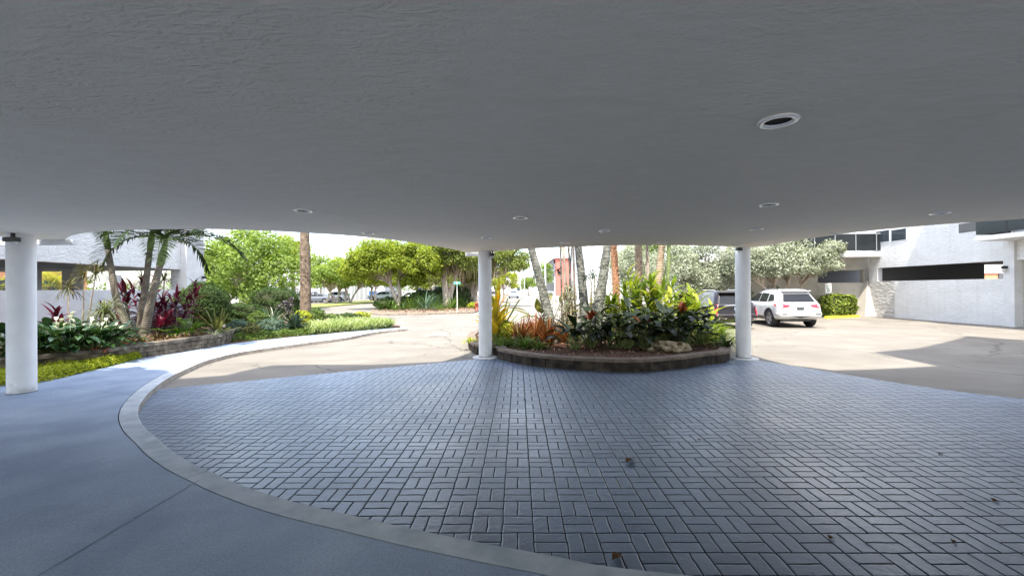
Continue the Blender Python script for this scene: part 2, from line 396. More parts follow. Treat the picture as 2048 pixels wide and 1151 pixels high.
def paver_mat(cell=0.2386):
    m, n, b = _mat('stamped basketweave pavers')
    tcx = N_(n, 'ShaderNodeTexCoord'); mp_ = N_(n, 'ShaderNodeMapping')
    mp_.inputs['Scale'].default_value = (1 / cell, 1 / cell, 1); mp_.inputs['Rotation'].default_value = (0, 0, PAV_ROT)
    mp_.inputs['Location'].default_value = (PAV_OX, PAV_OY, 0)
    L_(n, tcx.outputs['Object'], mp_.inputs['Vector'])
    nd = N_(n, 'ShaderNodeTexNoise'); nd.inputs['Scale'].default_value = 7.0; nd.inputs['Detail'].default_value = 4
    L_(n, tcx.outputs['Object'], nd.inputs['Vector'])
    ndv = N_(n, 'ShaderNodeVectorMath', operation='MULTIPLY_ADD'); ndv.inputs[1].default_value = (0.09, 0.09, 0); 
    L_(n, nd.outputs['Color'], ndv.inputs[0]); L_(n, mp_.outputs['Vector'], ndv.inputs[2])
    sp = N_(n, 'ShaderNodeSeparateXYZ'); L_(n, ndv.outputs['Vector'], sp.inputs[0])
    def M2(op, a, bb=None, c=None):
        q = N_(n, 'ShaderNodeMath', operation=op)
        for k, v in enumerate((a, bb, c)):
            if v is None: continue
            if isinstance(v, (int, float)): q.inputs[k].default_value = v
            else: L_(n, v, q.inputs[k])
        return q.outputs[0]
    u, v = sp.outputs['X'], sp.outputs['Y']
    iu, iv = M2('FLOOR', u), M2('FLOOR', v)
    fu, fv = M2('SUBTRACT', u, iu), M2('SUBTRACT', v, iv)
    par = M2('FLOORED_MODULO', M2('ADD', iu, iv), 2.0)
    # split coordinate runs along u for one parity, along v for the other
    sc_ = M2('ADD', M2('MULTIPLY', fu, M2('SUBTRACT', 1.0, par)), M2('MULTIPLY', fv, par))
    half = M2('FLOOR', M2('MULTIPLY', sc_, 2.0))
    def edge(f): return M2('MINIMUM', f, M2('SUBTRACT', 1.0, f))
    d = M2('MINIMUM', M2('MINIMUM', edge(fu), edge(fv)), M2('ABSOLUTE', M2('SUBTRACT', sc_, 0.5)))
    jr = N_(n, 'ShaderNodeMapRange', interpolation_type='SMOOTHSTEP'); jr.inputs['From Min'].default_value = 0.009; jr.inputs['From Max'].default_value = 0.027
    L_(n, d, jr.inputs['Value'])
    # per-brick tone
    cb = N_(n, 'ShaderNodeCombineXYZ'); L_(n, iu, cb.inputs[0]); L_(n, iv, cb.inputs[1]); L_(n, half, cb.inputs[2])
    wn = N_(n, 'ShaderNodeTexWhiteNoise'); L_(n, cb.outputs[0], wn.inputs['Vector'])
    big = N_(n, 'ShaderNodeTexNoise'); big.inputs['Scale'].default_value = 0.9; big.inputs['Detail'].default_value = 5; L_(n, tcx.outputs['Object'], big.inputs['Vector'])
    tone = M2('ADD', M2('MULTIPLY', wn.outputs['Value'], 0.35), M2('MULTIPLY', big.outputs['Fac'], 0.65))
    r = N_(n, 'ShaderNodeValToRGB'); r.color_ramp.elements[0].position = 0.25; r.color_ramp.elements[1].position = 0.75
    r.color_ramp.elements[0].color = (0.105, 0.145, 0.215, 1); r.color_ramp.elements[1].color = (0.185, 0.235, 0.32, 1)
    L_(n, tone, r.inputs['Fac'])
    mxn = N_(n, 'ShaderNodeMix', data_type='RGBA'); mxn.inputs['A'].default_value = (0.004, 0.004, 0.005, 1)
    L_(n, jr.outputs['Result'], mxn.inputs['Factor']); L_(n, r.outputs['Color'], mxn.inputs['B']); L_(n, mxn.outputs['Result'], b.inputs['Base Color'])
    # height: rounded arris + slate-like surface
    hr = N_(n, 'ShaderNodeMapRange', interpolation_type='SMOOTHSTEP'); hr.inputs['From Min'].default_value = 0.0; hr.inputs['From Max'].default_value = 0.06
    L_(n, d, hr.inputs['Value'])
    sl = N_(n, 'ShaderNodeTexNoise'); sl.inputs['Scale'].default_value = 22; sl.inputs['Detail'].default_value = 6; sl.inputs['Distortion'].default_value = 1.0
    L_(n, tcx.outputs['Object'], sl.inputs['Vector'])
    h = M2('ADD', hr.outputs['Result'], M2('MULTIPLY', sl.outputs['Fac'], 0.75))
    bp = N_(n, 'ShaderNodeBump'); bp.inputs['Strength'].default_value = 0.7; bp.inputs['Distance'].default_value = 0.007
    L_(n, h, bp.inputs['Height']); L_(n, bp.outputs['Normal'], b.inputs['Normal'])
    rr = N_(n, 'ShaderNodeMapRange'); rr.inputs['From Min'].default_value = 0.3; rr.inputs['From Max'].default_value = 0.7; rr.inputs['To Min'].default_value = 0.28; rr.inputs['To Max'].default_value = 0.42
    L_(n, big.outputs['Fac'], rr.inputs['Value']); L_(n, M2('ADD', rr.outputs['Result'], M2('MULTIPLY', M2('SUBTRACT', 1.0, jr.outputs['Result']), 0.6)), b.inputs['Roughness'])
    L_(n, M2('MULTIPLY', jr.outputs['Result'], 1.0), b.inputs['Specular IOR Level'])
    return m
PAV_ROT = 0.0145
_o = G(1072, 1100)
PAV_OX, PAV_OY = 0.0, 0.0
_c, _s = math.cos(PAV_ROT), math.sin(PAV_ROT)
PAV_OX = -((_c * _o.x - _s * _o.y) / 0.2386); PAV_OY = 0.45
M_PAVER = paver_mat()

# --- ground and paving
setting(MB().sheet([(-900, -300), (900, -300), (900, 1500), (-900, 1500)], 0.0).build('ground', M_ASPH))
pav = [G(285, 781), G(975, 716), G(1492, 716.5), G(1600, 733.6), G(1710, 752), G(1824, 770), G(1930, 784.5), G(2048, 798), G(2300, 822)]
pav = [(p.x, p.y) for p in pav] + [(15, 4.6), (15, -8.5), (-9, -8.5)]
setting(MB().sheet(pav, 0.004).build('paver_drive', M_PAVER))

CURB_Z = 0.115
inner_px = [(815, 656), (750, 663), (693, 674), (615, 684), (537, 694.5), (478, 703.5), (418, 718), (375, 735), (335, 755), (302, 779), (282, 803), (276, 822), (281, 840), (293, 856), (318, 877), (339, 895.5), (381, 922), (427, 943), (475, 964), (554, 991), (625, 1010), (720, 1031), (822, 1054), (932, 1076), (1000, 1089), (1100, 1107), (1215, 1129), (1430, 1152), (1700, 1180), (2100, 1212)]
inner = spline([G(x, y, CURB_Z).to_2d() for x, y in inner_px], 6)
outer = offset(inner, -0.20)
outer2 = offset(inner, -0.212)
cb = MB()
n_ = len(inner)
z1 = np.full((n_, 1), CURB_Z); zb = np.full((n_, 1), -0.02)
arris = offset(inner, -0.012)
cb.ribbon(np.hstack([outer, z1]), np.hstack([arris, z1]))
cb.ribbon(np.hstack([arris, z1]), np.hstack([inner, z1 - 0.012]))
cb.ribbon(np.hstack([outer, zb]), np.hstack([outer, z1]))
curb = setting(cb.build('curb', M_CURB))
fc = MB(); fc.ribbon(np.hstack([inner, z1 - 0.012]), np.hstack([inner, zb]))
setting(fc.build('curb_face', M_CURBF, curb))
# walkway: curb joint on one side, planting on the other
bed_edge_px = [(-900, 800), (-300, 800), (0, 771), (80, 764), (180, 741), (240, 726.5), (290, 713), (380, 698), (460, 686), (530, 679), (600, 672), (700, 662.5), (780, 656), (812, 654.5)]
bed_edge = spline([G(x, y, CURB_Z).to_2d() for x, y in bed_edge_px], 5)
outer_poly = [tuple(q) for q in outer2]
back = [(18, 1.4), (18, -10), (-19, -10)]
wk = MB(); wk.prism([tuple(q) for q in bed_edge] + outer_poly + back, -0.03, CURB_Z)
walk = setting(wk.build('walkway', M_WALK))
# saw-cut joints in the walkway (dark grooves laid on top of the slab)
M_JOINT = plain('dark joint', (0.12, 0.14, 0.17), 0.8)
jt = MB()
for a, b_ in (((398, 960), (40, 1172)), ((112, 773), (264, 789))):
    a, b_ = G(*a, CURB_Z), G(*b_, CURB_Z); t = (b_ - a).normalized(); q = Vector((-t.y, t.x, 0)) * 0.0035; u = Vector((0, 0, 0.003))
    jt.ribbon([a - q + u, b_ - q + u], [a + q + u, b_ + q + u])
setting(jt.build('walkway_joint', M_JOINT, walk))
cj = MB()
for (x, y) in ((422, 941), (287, 797), (478, 703.5), (693, 674)):
    p = np.array(G(x, y, CURB_Z).to_2d()); k = int(np.argmin(((inner - p) ** 2).sum(1)))
    a, b_ = inner[k], outer[k]; t = (b_ - a) / np.linalg.norm(b_ - a); q = np.array([-t[1], t[0]]) * 0.004
    z = CURB_Z + 0.003
    cj.ribbon([(*(a - q), z), (*(b_ - q), z)], [(*(a + q), z), (*(b_ + q), z)])
setting(cj.build('curb_joint', M_JOINT, curb))

# --- canopy: flat soffit with scalloped edge
CZ = 2.868
left_px = [(-250, 471), (-120, 471), (0, 472.5), (72, 479), (128, 482), (131, 477.5), (146, 470), (185, 464), (240, 460.5), (300, 458.8), (370, 458), (435, 458.5), (530, 461), (620, 466), (700, 471), (790, 480), (860, 490), (905, 498), (931, 504)]
mid_px = [(986, 503), (1040, 498.5), (1100, 495), (1180, 492), (1250, 490.3), (1320, 489.8), (1390, 490.5), (1462, 493)]
right_px = [(1500, 495), (1530, 491.5), (1580, 483), (1640, 473.5), (1700, 465.5), (1780, 457), (1870, 449.5), (1960, 443), (2048, 437.5)]
def ceil(ps): return [(G(x, y, CZ).x, G(x, y, CZ).y) for x, y in ps]
L1, L2 = ceil(left_px[:5]), ceil(left_px[5:])
edge = L1 + [tuple(q) for q in spline(L2, 4)] + [tuple(q) for q in spline(ceil(mid_px), 4)] + [tuple(q) for q in spline(ceil(right_px), 4)]
rx = edge[-1]
edge += [(rx[0] + 1.1, rx[1] - 0.45), (rx[0] + 2.3, rx[1] - 0.3), (rx[0] + 3.6, rx[1] + 0.7), (rx[0] + 3.9, rx[1] + 0.4), (12.2, -8.5), (-10.6, -8.5), (-10.6, 7.3)]
cn = thing('canopy', 'low grey white concrete canopy with scalloped edge over the paved drive', 'canopy', (0, 0, CZ))
MB().prism(edge, CZ, CZ + 0.16).build('soffit', M_SOFFIT, cn, world=True)
# thickened tips where the canopy rests on its columns
def tip(pts, z0): MB().prism([(x, y) for x, y in pts], z0, CZ - 0.002).build('edge_beam', M_STUCCO, cn, world=True)
a, b_ = G(70, 480.5, CZ), G(147, 479, CZ)
tip([(a.x - 1.6, a.y + 0.0), (a.x - 1.6, a.y + 0.14), (b_.x, b_.y + 0.1), (b_.x, b_.y - 0.02)], CZ - 0.09)
a, b_ = G(931, 504.5, CZ), G(985, 503.5, CZ)
tip([(a.x, a.y + 0.0), (a.x, a.y + 0.14), (b_.x + 0.05, b_.y + 0.16), (b_.x + 0.05, b_.y + 0.05)], CZ - 0.10)

# --- unseen tower block above the canopy, added and outlined to shade the drive
sh_px = [(-160, 750), (160, 748), (335, 748), (360, 757), (450, 750), (505, 737), (545, 730), (650, 728.5), (740, 729), (930, 720.5), (1010, 712), (1240, 706), (1440, 712), (1525, 724), (1600, 732), (1666, 740), (1750, 738), (1893, 730.5), (1815, 714), (1745, 704), (1830, 697), (1890, 684), (1925, 675), (1932, 671), (1990, 676), (2120, 684)]
TOP = 15.0
sh = [G(x, y, 0.0) - DIRH * (TOP / math.tan(SUN_EL)) for x, y in sh_px]
tw = [(p.x, p.y) for p in sh] + [(28, -9.5), (-18, -9.5)]
tower = thing('shade_tower', 'unseen tower block above the scalloped canopy, shaped to shade the drive', 'building', (0, -8, 0))
MB().prism(tw, 7.2, TOP).build('shade_block', M_STUCCO, tower, world=True)
MB().box(-9.5, 11.5, -8.0, 0.6, CZ + 0.17, 7.19).build('tower_core', M_STUCCO, tower, world=True)

# --- columns
M_COL = mottled('column paint', [(0.72, 0.72, 0.71), (0.79, 0.79, 0.78)], scale=3, rough=0.55, bump=0.08, bscale=40, fine=0.03)
def grime(m, h0, h1, col):
    """splash marks rising unevenly from the foot of a post."""
    n = m.node_tree; b = n.nodes['Principled BSDF']; src = b.inputs['Base Color'].links[0].from_socket
    tcx = N_(n, 'ShaderNodeTexCoord'); sp = N_(n, 'ShaderNodeSeparateXYZ'); L_(n, tcx.outputs['Object'], sp.inputs[0])
    t = N_(n, 'ShaderNodeTexNoise'); t.inputs['Scale'].default_value = 9; t.inputs['Detail'].default_value = 6; L_(n, tcx.outputs['Object'], t.inputs['Vector'])
    a = N_(n, 'ShaderNodeMath', operation='MULTIPLY_ADD'); L_(n, t.outputs['Fac'], a.inputs[0]); a.inputs[1].default_value = -(h1 - h0) * 2.2; L_(n, sp.outputs['Z'], a.inputs[2])
    mr = N_(n, 'ShaderNodeMapRange'); mr.inputs['From Min'].default_value = -(h1 - h0) * 1.3; mr.inputs['From Max'].default_value = -(h1 - h0) * 0.5; mr.inputs['To Min'].default_value = 0.55; mr.inputs['To Max'].default_value = 0.0
    L_(n, a.outputs[0], mr.inputs['Value'])
    mx_ = N_(n, 'ShaderNodeMix', data_type='RGBA'); mx_.inputs['B'].default_value = c4(col); L_(n, src, mx_.inputs['A']); L_(n, mr.outputs['Result'], mx_.inputs['Factor']); L_(n, mx_.outputs['Result'], b.inputs['Base Color'])
grime(M_COL, 0.0, 0.28, (0.30, 0.29, 0.27))
M_COLBASE = mottled('column footing', [(0.5, 0.5, 0.49), (0.62, 0.62, 0.6)], scale=8, rough=0.7)
def column(px, py, d, z0, label, foot, top=CZ):
    r = d / 2
    b0 = G(px, py, z0); v = Vector((b0.x, b0.y, 0)).normalized()
    x, y = b0.x + v.x * r * 0.98, b0.y + v.y * r * 0.98
    t = thing('canopy_column', label, 'column', (x, y, z0), 'round columns carrying the canopy')
    MB().lathe([(r, 0.0), (r, top - z0)], n=48).build('shaft', M_COL, t, smooth=True)
    MB().lathe([(r + 0.006, 0.036 if foot else 0.0), (r + 0.004, 0.05 if foot else 0.012), (r - 0.002, 0.052 if foot else 0.014)], n=48).build('base_seal', M_JOINT, t)
    if foot:
        MB().lathe([(r + 0.17, -0.0), (r + 0.17, 0.025), (r + 0.13, 0.035), (r - 0.01, 0.035)], n=40).build('footing', M_COLBASE, t)
    return x, y
c1 = column(44, 787, 0.364, CURB_Z, 'round white column standing on the grey walkway beside the planter wall', False)
c2 = column(971, 717, 0.358, 0.0, 'round white column standing at the left corner of the palm island', True)
c3 = column(1487, 719, 0.358, 0.0, 'round white column standing right of the palm island before the black car', True)
# flood lights / cameras at the column heads
def flood(px, py, Y, label, w_=0.10, side=0):
    p = P(px, py, Y)
    t = thing('flood_light', label, 'flood light', (p.x, p.y, p.z), 'small black lamps at the column heads')
    MB().box(-w_, w_, -0.05, 0.05, -0.035, 0.04).build('housing', M_BLACK, t)
    MB().lathe([(0.0, -0.085), (0.022, -0.08), (0.032, -0.06), (0.03, -0.036), (0.0, -0.036)], (w_ * side, -0.01, 0), 12).build('lamp_globe', plain('clear globe', (0.75, 0.75, 0.72), 0.15), t, smooth=True)
    MB().box(-0.02, 0.02, 0.0, 0.16, 0.041, CZ - p.z - 0.001).build('bracket', M_BLACK, t)
flood(23, 479, c1[1] - 0.2, 'small black lamp under the soffit at the walkway column', 0.10, 0.75)
flood(985, 509, c2[1] - 0.14, 'small black lamp under the soffit at the island corner column', 0.055, 0.3)
flood(1478, 498, c3[1] - 0.22, 'small black lamp on the column before the black car', 0.065, 0.0)

# --- recessed downlights
M_TRIM = plain('white light trim', (0.93, 0.92, 0.90), 0.2, spec=0.8, coat=1.0)
M_CAN = plain('recess shade disc', (0.018, 0.016, 0.012), 0.6, spec=0.1)
def make_downlight():
    t = thing('downlight', '', 'downlight', (0, 0, CZ), 'recessed lights in the soffit')
    MB().lathe([(0.108, -0.001), (0.108, -0.004), (0.115, -0.006), (0.114, -0.012), (0.104, -0.018), (0.084, -0.018), (0.077, -0.014), (0.075, -0.003)], n=40).build('trim_ring', M_TRIM, t, smooth=True)
    MB().lathe([(0.0755, -0.0035), (0.045, -0.003), (0.0, -0.002)], n=32).build('recess_disc', M_CAN, t, smooth=True)  # flat disc; shade of the hollow can put into its dark colour
    return t
DL = [(1556, 240, 'largest white ringed downlight, nearest the viewer at upper right'), (606, 420, 'downlight in the left part of the soffit, above the date palm trunk'),
      (1041, 434, 'downlight near the middle of the soffit, alone above the leaning grey palm'), (1537, 408, 'downlight in the right half, straight behind the largest one'),
      (1880, 425, 'rightmost downlight, above the wall with the long garage opening'), (736, 465, 'downlight close to the soffit edge above the street trees'),
      (973, 474, 'downlight behind the middle one, above the island corner column'), (1210, 460, 'downlight above the island palms, between the two island columns'),
      (1513, 457, 'downlight just in front of the column by the black car'), (1131, 484.5, 'small downlight at the soffit edge above the lichen covered canes'),
      (1323, 484, 'small downlight at the soffit edge above the ringed tan palm trunk'), (1671, 466.5, 'downlight at the soffit edge above the silver buttonwood and white car'),
      (992, 498.5, 'tiny downlight at the tip of the soffit beside the island corner column'), (1474, 487.5, 'tiny downlight right beside the head of the column by the black car')]
dl0 = make_downlight()
for i, (x, y, lb) in enumerate(DL):
    p = G(x, y, CZ)
    o = dl0 if i == 0 else dup(dl0, (0, 0, 0))
    o.location = (p.x, p.y, CZ); o['label'] = lb
# ================================================================= BUILDINGS
RX, LX = 22.3, -16.2
M_TAN = mottled('warm cream render', [(0.44, 0.41, 0.36), (0.52, 0.49, 0.43)], scale=2, rough=0.85, bump=0.2, bscale=60)
M_FRAME = plain('white window frame', (0.75, 0.75, 0.74), 0.4)
M_RAILGL = plain('tinted railing glass', (0.02, 0.024, 0.026), 0.15, spec=0.35)
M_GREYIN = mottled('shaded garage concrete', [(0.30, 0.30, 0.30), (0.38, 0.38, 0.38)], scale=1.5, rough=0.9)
M_REDB = mottled('red brick', [(0.42, 0.12, 0.09), (0.5, 0.17, 0.13)], scale=6, rough=0.9)
M_ORANGE = mottled('orange render', [(0.60, 0.27, 0.14), (0.68, 0.33, 0.18)], scale=2, rough=0.9)

def yAt(px, X): return F_PX * X / (px - 1024.0)

# ---- right hand garage wing (white, long slot opening)
rb = thing('garage_building', 'white rendered building with a long dark garage slot, at the right of the lot', 'building', (RX, 21, 0))
y_c, y_p = yAt(1738, RX), yAt(2012, RX)          # far corner, near pier
y_o0, y_o1 = yAt(2009, RX), yAt(1755, RX)
zb_, zt_ = 2.15, 2.96
y_rel = yAt(1789, RX)
MB().box(RX, RX + 0.3, y_rel, y_c, 0, zb_).build('relief_panel', M_RELIEF, rb, world=True)
MB().box(RX + 0.003, RX + 0.3, y_p, y_rel, 0, zb_).build('lower_wall', M_TEXW, rb, world=True)
MB().box(RX, RX + 0.3, 5, y_c, zt_, 11).build('upper_wall', M_TEXW, rb, world=True)
MB().box(RX + 0.002, RX + 0.3, y_o1, y_c, zb_, zt_).build('corner_pier', M_STUCCO, rb, world=True)
MB().box(RX - 0.12, RX + 0.35, y_p - 0.42, y_p, 0, 3.82).build('near_pier', M_STUCCO, rb, world=True)
MB().box(RX + 0.25, RX + 0.5, 4, y_p - 0.42, 0, 3.82).build('recessed_wall', M_TAN, rb, world=True)
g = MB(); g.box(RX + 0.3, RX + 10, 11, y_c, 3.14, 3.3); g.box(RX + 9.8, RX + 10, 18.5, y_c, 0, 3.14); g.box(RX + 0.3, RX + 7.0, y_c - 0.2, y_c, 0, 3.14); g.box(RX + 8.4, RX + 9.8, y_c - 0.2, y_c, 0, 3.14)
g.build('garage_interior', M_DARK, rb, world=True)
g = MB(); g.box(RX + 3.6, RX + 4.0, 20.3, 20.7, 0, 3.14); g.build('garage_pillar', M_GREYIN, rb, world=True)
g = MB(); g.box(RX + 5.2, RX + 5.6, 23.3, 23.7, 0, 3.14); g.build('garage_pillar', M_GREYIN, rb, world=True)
oh = thing('orange_shed', 'orange wall glimpsed through the right end of the long garage slot', 'building', (38, 32, 0))
MB().box(34, 43, 32, 34, 0, 2.75).build('wall', M_ORANGE, oh, world=True)
MB().box(33.9, 43.1, 31.9, 34.1, 2.75, 3.0).build('roof_edge', M_STUCCO, oh, world=True)
MB().box(36.6, 37.2, 31.93, 31.99, 2.2, 2.7).build('window', M_GLASS, oh, world=True)
MB().box(34.0, 36.4, 31.9, 31.98, 0, 1.98).build('white_base', M_STUCCO, oh, world=True)
def window(px0, px1, py0, py1, parent, X=RX, frame=0.05):
    ya, yb_ = yAt(px1, X), yAt(px0, X)
    zt2, zb2 = PX(px0, py0, X).z, PX(px0, py1, X).z
    f = MB(); f.box(X - 0.012, X - 0.001, ya, yb_, zb2, zt2)
    fr = f.build('window', M_FRAME, parent, world=True)
    g = MB(); g.box(X - 0.02, X - 0.013, ya + frame, yb_ - frame, zb2 + frame, zt2 - frame)
    g.build('pane', M_GLASS, fr, world=True)
window(1752, 1781, 462, 487, rb); window(1783, 1815, 459, 484, rb); window(1917, 1958, 446, 468.5, rb)
bx = RX - 1.6
yb1 = yAt(1950, bx)
MB().box(bx, RX - 0.003, 6, yb1, 3.82, 4.02).build('balcony_slab', M_STUCCO, rb, world=True)
rl = MB().box(bx + 0.03, bx + 0.05, 6, yb1 - 0.03, 4.1, 5.15); rl.box(bx + 0.05, RX - 0.02, yb1 - 0.05, yb1 - 0.03, 4.1, 5.15)
rl.build('glass_railing', M_RAILGL, rb, world=True)
pr = MB()
for yy in np.arange(6.1, yb1, 1.3): pr.box(bx + 0.02, bx + 0.06, yy - 0.02, yy + 0.02, 4.02, 5.2)
pr.box(bx + 0.01, bx + 0.07, 6, yb1, 5.15, 5.21)
pr.build('railing_frame', M_BLACK, rb, world=True)
# unseen balcony slab above, added to shade the wall and its foot
ub = MB().box(bx + 0.1, RX - 0.003, 6, 21.4, 8.0, 8.25)
ub.build('shade_balcony_slab', M_STUCCO, rb, world=True)
# wall lantern
def lantern(p, nx, label):
    t = thing('wall_lantern', label, 'lantern', (p.x, p.y, p.z), 'black wall lanterns')
    MB().box(min(0, 0.1 * nx), max(0, 0.1 * nx), -0.06, 0.06, 0.02, 0.12).build('bracket', M_BLACK, t)
    MB().lathe([(0.0, 0.14), (0.07, 0.12), (0.075, 0.02), (0.06, 0.0), (0, 0.0)], (0.13 * nx, 0, 0), 14).build('hood', M_BLACK, t)
    MB().lathe([(0.055, 0), (0.06, -0.1), (0.04, -0.16), (0.0, -0.17)], (0.13 * nx, 0, 0), 14).build('glass_shade', plain('lantern glass', (0.6, 0.6, 0.58), 0.1), t, smooth=True)
lantern(PX(2013, 537, RX - 0.12), -1, 'black wall lantern on the pier beside the long garage slot')

# ---- rear wing closing the lot
WY = 26.95
wing = thing('rear_wing', 'cream two storey wing behind the silver buttonwoods, with balcony and garage slot', 'building', (19, WY, 0))
def wx(px): return (px - 1024) / F_PX * WY
zo0, zo1 = P(1680, 565, WY).z, P(1680, 540, WY).z
m_ = MB(); m_.box(13.3, RX + 2, WY, WY + 0.25, 0, zo0); m_.build('lower_wall', M_TAN, wing, world=True)
m_ = MB(); m_.box(13.3, RX + 2, WY, WY + 0.25, zo1, 3.64); m_.build('middle_wall', M_TAN, wing, world=True)
m_ = MB(); m_.box(13.3, wx(1636), WY + 0.003, WY + 0.25, zo0, zo1); m_.box(wx(1727), RX + 2, WY + 0.003, WY + 0.25, zo0, zo1); m_.build('slot_jamb', M_TAN, wing, world=True)
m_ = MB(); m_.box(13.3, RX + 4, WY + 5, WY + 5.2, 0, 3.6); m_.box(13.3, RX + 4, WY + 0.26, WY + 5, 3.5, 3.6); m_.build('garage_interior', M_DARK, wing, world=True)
m_ = MB(); m_.box(15.6, wx(1736), WY - 1.3, WY - 0.003, 3.64, 3.93); m_.build('balcony_slab', M_STUCCO, wing, world=True)
m_ = MB(); m_.box(13.3, RX + 2, WY + 0.2, WY + 0.4, 3.65, 9); m_.build('upper_wall', M_STUCCO, wing, world=True)
for k in range(2):
    f = MB(); f.box(16.4 + k * 2.6, 18.7 + k * 2.6, WY + 0.185, WY + 0.199, 3.95, 6.1); fr = f.build('glass_door', M_FRAME, wing, world=True)
    f = MB(); f.box(16.46 + k * 2.6, 17.52 + k * 2.6, WY + 0.17, WY + 0.184, 4.0, 6.0); f.box(17.58 + k * 2.6, 18.64 + k * 2.6, WY + 0.17, WY + 0.184, 4.0, 6.0); f.build('pane', M_GLASS, fr, world=True)
m_ = MB(); m_.box(15.7, wx(1733), WY - 1.27, WY - 1.25, 4.0, 5.0); m_.build('glass_railing', M_RAILGL, wing, world=True)
m_ = MB(); m_.box(15.65, wx(1735), WY - 1.29, WY - 1.23, 5.0, 5.06)
for xx in np.arange(15.8, wx(1733), 1.25): m_.box(xx - 0.02, xx + 0.02, WY - 1.28, WY - 1.24, 3.93, 5.0)
m_.build('railing_frame', plain('grey railing metal', (0.3, 0.31, 0.33), 0.4), wing, world=True)
a = wx(1706); b_ = wx(1733)
m_ = MB(); m_.faces([(a, WY - 0.9, 0), (b_, WY - 0.9, 0), (b_, WY - 0.003, 0), (a, WY - 0.003, 0), (b_ - 0.2, WY - 0.3, 2.2), (b_, WY - 0.3, 2.2), (b_, WY - 0.003, 2.2), (b_ - 0.2, WY - 0.003, 2.2)],
    [(0, 1, 5, 4), (1, 2, 6, 5), (2, 3, 7, 6), (3, 0, 4, 7), (4, 5, 6, 7)]); m_.build('buttress', M_TAN, wing, world=True)
m_ = MB(); m_.cyl((wx(1737), WY - 0.12, 0), (wx(1737), WY - 0.12, 8), 0.05, n=10); m_.build('downpipe', M_FRAME, wing, world=True)
# balcony chair glimpsed behind the railing
ch = thing('balcony_chair', 'pale chair standing on the rear wing balcony', 'chair', (wx(1696), WY - 0.6, 3.93))
MB().box(-0.25, 0.25, -0.25, 0.25, 0.42, 0.47).build('seat', M_FRAME, ch)
MB().box(-0.25, 0.25, 0.22, 0.26, 0.5, 1.0).build('backrest', M_FRAME, ch)
for i in (-1, 1):
    for j in (-1, 1): MB().cyl((0.22 * i, 0.22 * j, 0), (0.22 * i, 0.22 * j, 0.42), 0.018, n=8).build('leg', M_FRAME, ch)
# small sign in front of the wing
p = P(1656.5, 576, 26.0)
sg = thing('parking_sign', 'small white sign with green lettering above the clipped hedge', 'sign', (p.x, p.y, 0))
MB().box(-0.19, 0.19, -0.01, 0.01, p.z - 0.3, p.z + 0.3).build('sign_plate', plain('sign white', (0.8, 0.8, 0.78), 0.4), sg)
MB().cyl((0, 0.03, 0), (0, 0.03, p.z + 0.2), 0.025, n=8).build('post', plain('galvanised post', (0.35, 0.36, 0.36), 0.5, 0.5), sg)
for k, (w0, w1) in enumerate(((-.1, .1), (-.11, .02), (-.08, .1), (-.1, .06))):
    lt = MB()
    for q in np.arange(w0, w1 - 0.02, 0.045): lt.box(q, q + 0.03, -0.014, -0.0105, p.z + 0.17 - k * 0.11 - 0.05, p.z + 0.17 - k * 0.11)
    lt.build('lettering', plain('sign green', (0.05, 0.25, 0.12), 0.5), sg)
# yellow wheel stop
a, b_ = G(1651, 636.5), G(1717, 634)
ws = thing('wheel_stop', 'yellow concrete wheel stop in front of the clipped hedge', 'wheel stop', ((a.x + b_.x) / 2, (a.y + b_.y) / 2, 0))
L2_ = (b_ - a).length / 2
m_ = MB(); m_.faces([(x, y, z) for x in (-L2_, L2_) for (y, z) in ((-0.09, 0), (-0.06, 0.13), (0.06, 0.13), (0.09, 0))], [(0, 1, 2, 3), (7, 6, 5, 4), (0, 4, 5, 1), (1, 5, 6, 2), (2, 6, 7, 3)])
ob = m_.build('stop_block', mottled('yellow paint', [(0.75, 0.55, 0.03), (0.82, 0.62, 0.06)], scale=12, rough=0.6), ws)
ws.rotation_euler = (0, 0, math.atan2(b_.y - a.y, b_.x - a.x))

# ---- left garage building
lb = thing('parking_deck', 'white textured parking deck with an open slot, behind the palms on the left', 'building', (LX, 12, 0))
ye, yp = yAt(360, LX), yAt(396, LX)
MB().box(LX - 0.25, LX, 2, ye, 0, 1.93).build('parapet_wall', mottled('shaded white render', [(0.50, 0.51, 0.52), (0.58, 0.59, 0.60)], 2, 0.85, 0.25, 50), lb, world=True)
MB().box(LX - 0.3, LX + 0.05, 0, ye + 0.003, 2.92, 7.0).build('fascia', M_TEXW, lb, world=True)
MB().box(LX - 0.45, LX + 0.32, ye + 0.004, yp, 0, 7.0).build('end_pier', M_STUCCO, lb, world=True)
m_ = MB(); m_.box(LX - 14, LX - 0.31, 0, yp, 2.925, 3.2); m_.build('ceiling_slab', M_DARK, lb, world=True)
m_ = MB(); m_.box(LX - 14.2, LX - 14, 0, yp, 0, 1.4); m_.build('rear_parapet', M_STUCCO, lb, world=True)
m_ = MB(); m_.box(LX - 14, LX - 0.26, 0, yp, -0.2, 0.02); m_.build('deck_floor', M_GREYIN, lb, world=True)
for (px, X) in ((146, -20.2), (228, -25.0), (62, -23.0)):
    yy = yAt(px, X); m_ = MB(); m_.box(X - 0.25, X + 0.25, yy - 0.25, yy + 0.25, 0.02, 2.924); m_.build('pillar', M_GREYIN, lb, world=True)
lantern(Vector((LX + 0.32, yp - 0.12, PX(391, 557, LX).z)), 1, 'black wall lantern on the end pier of the parking deck')
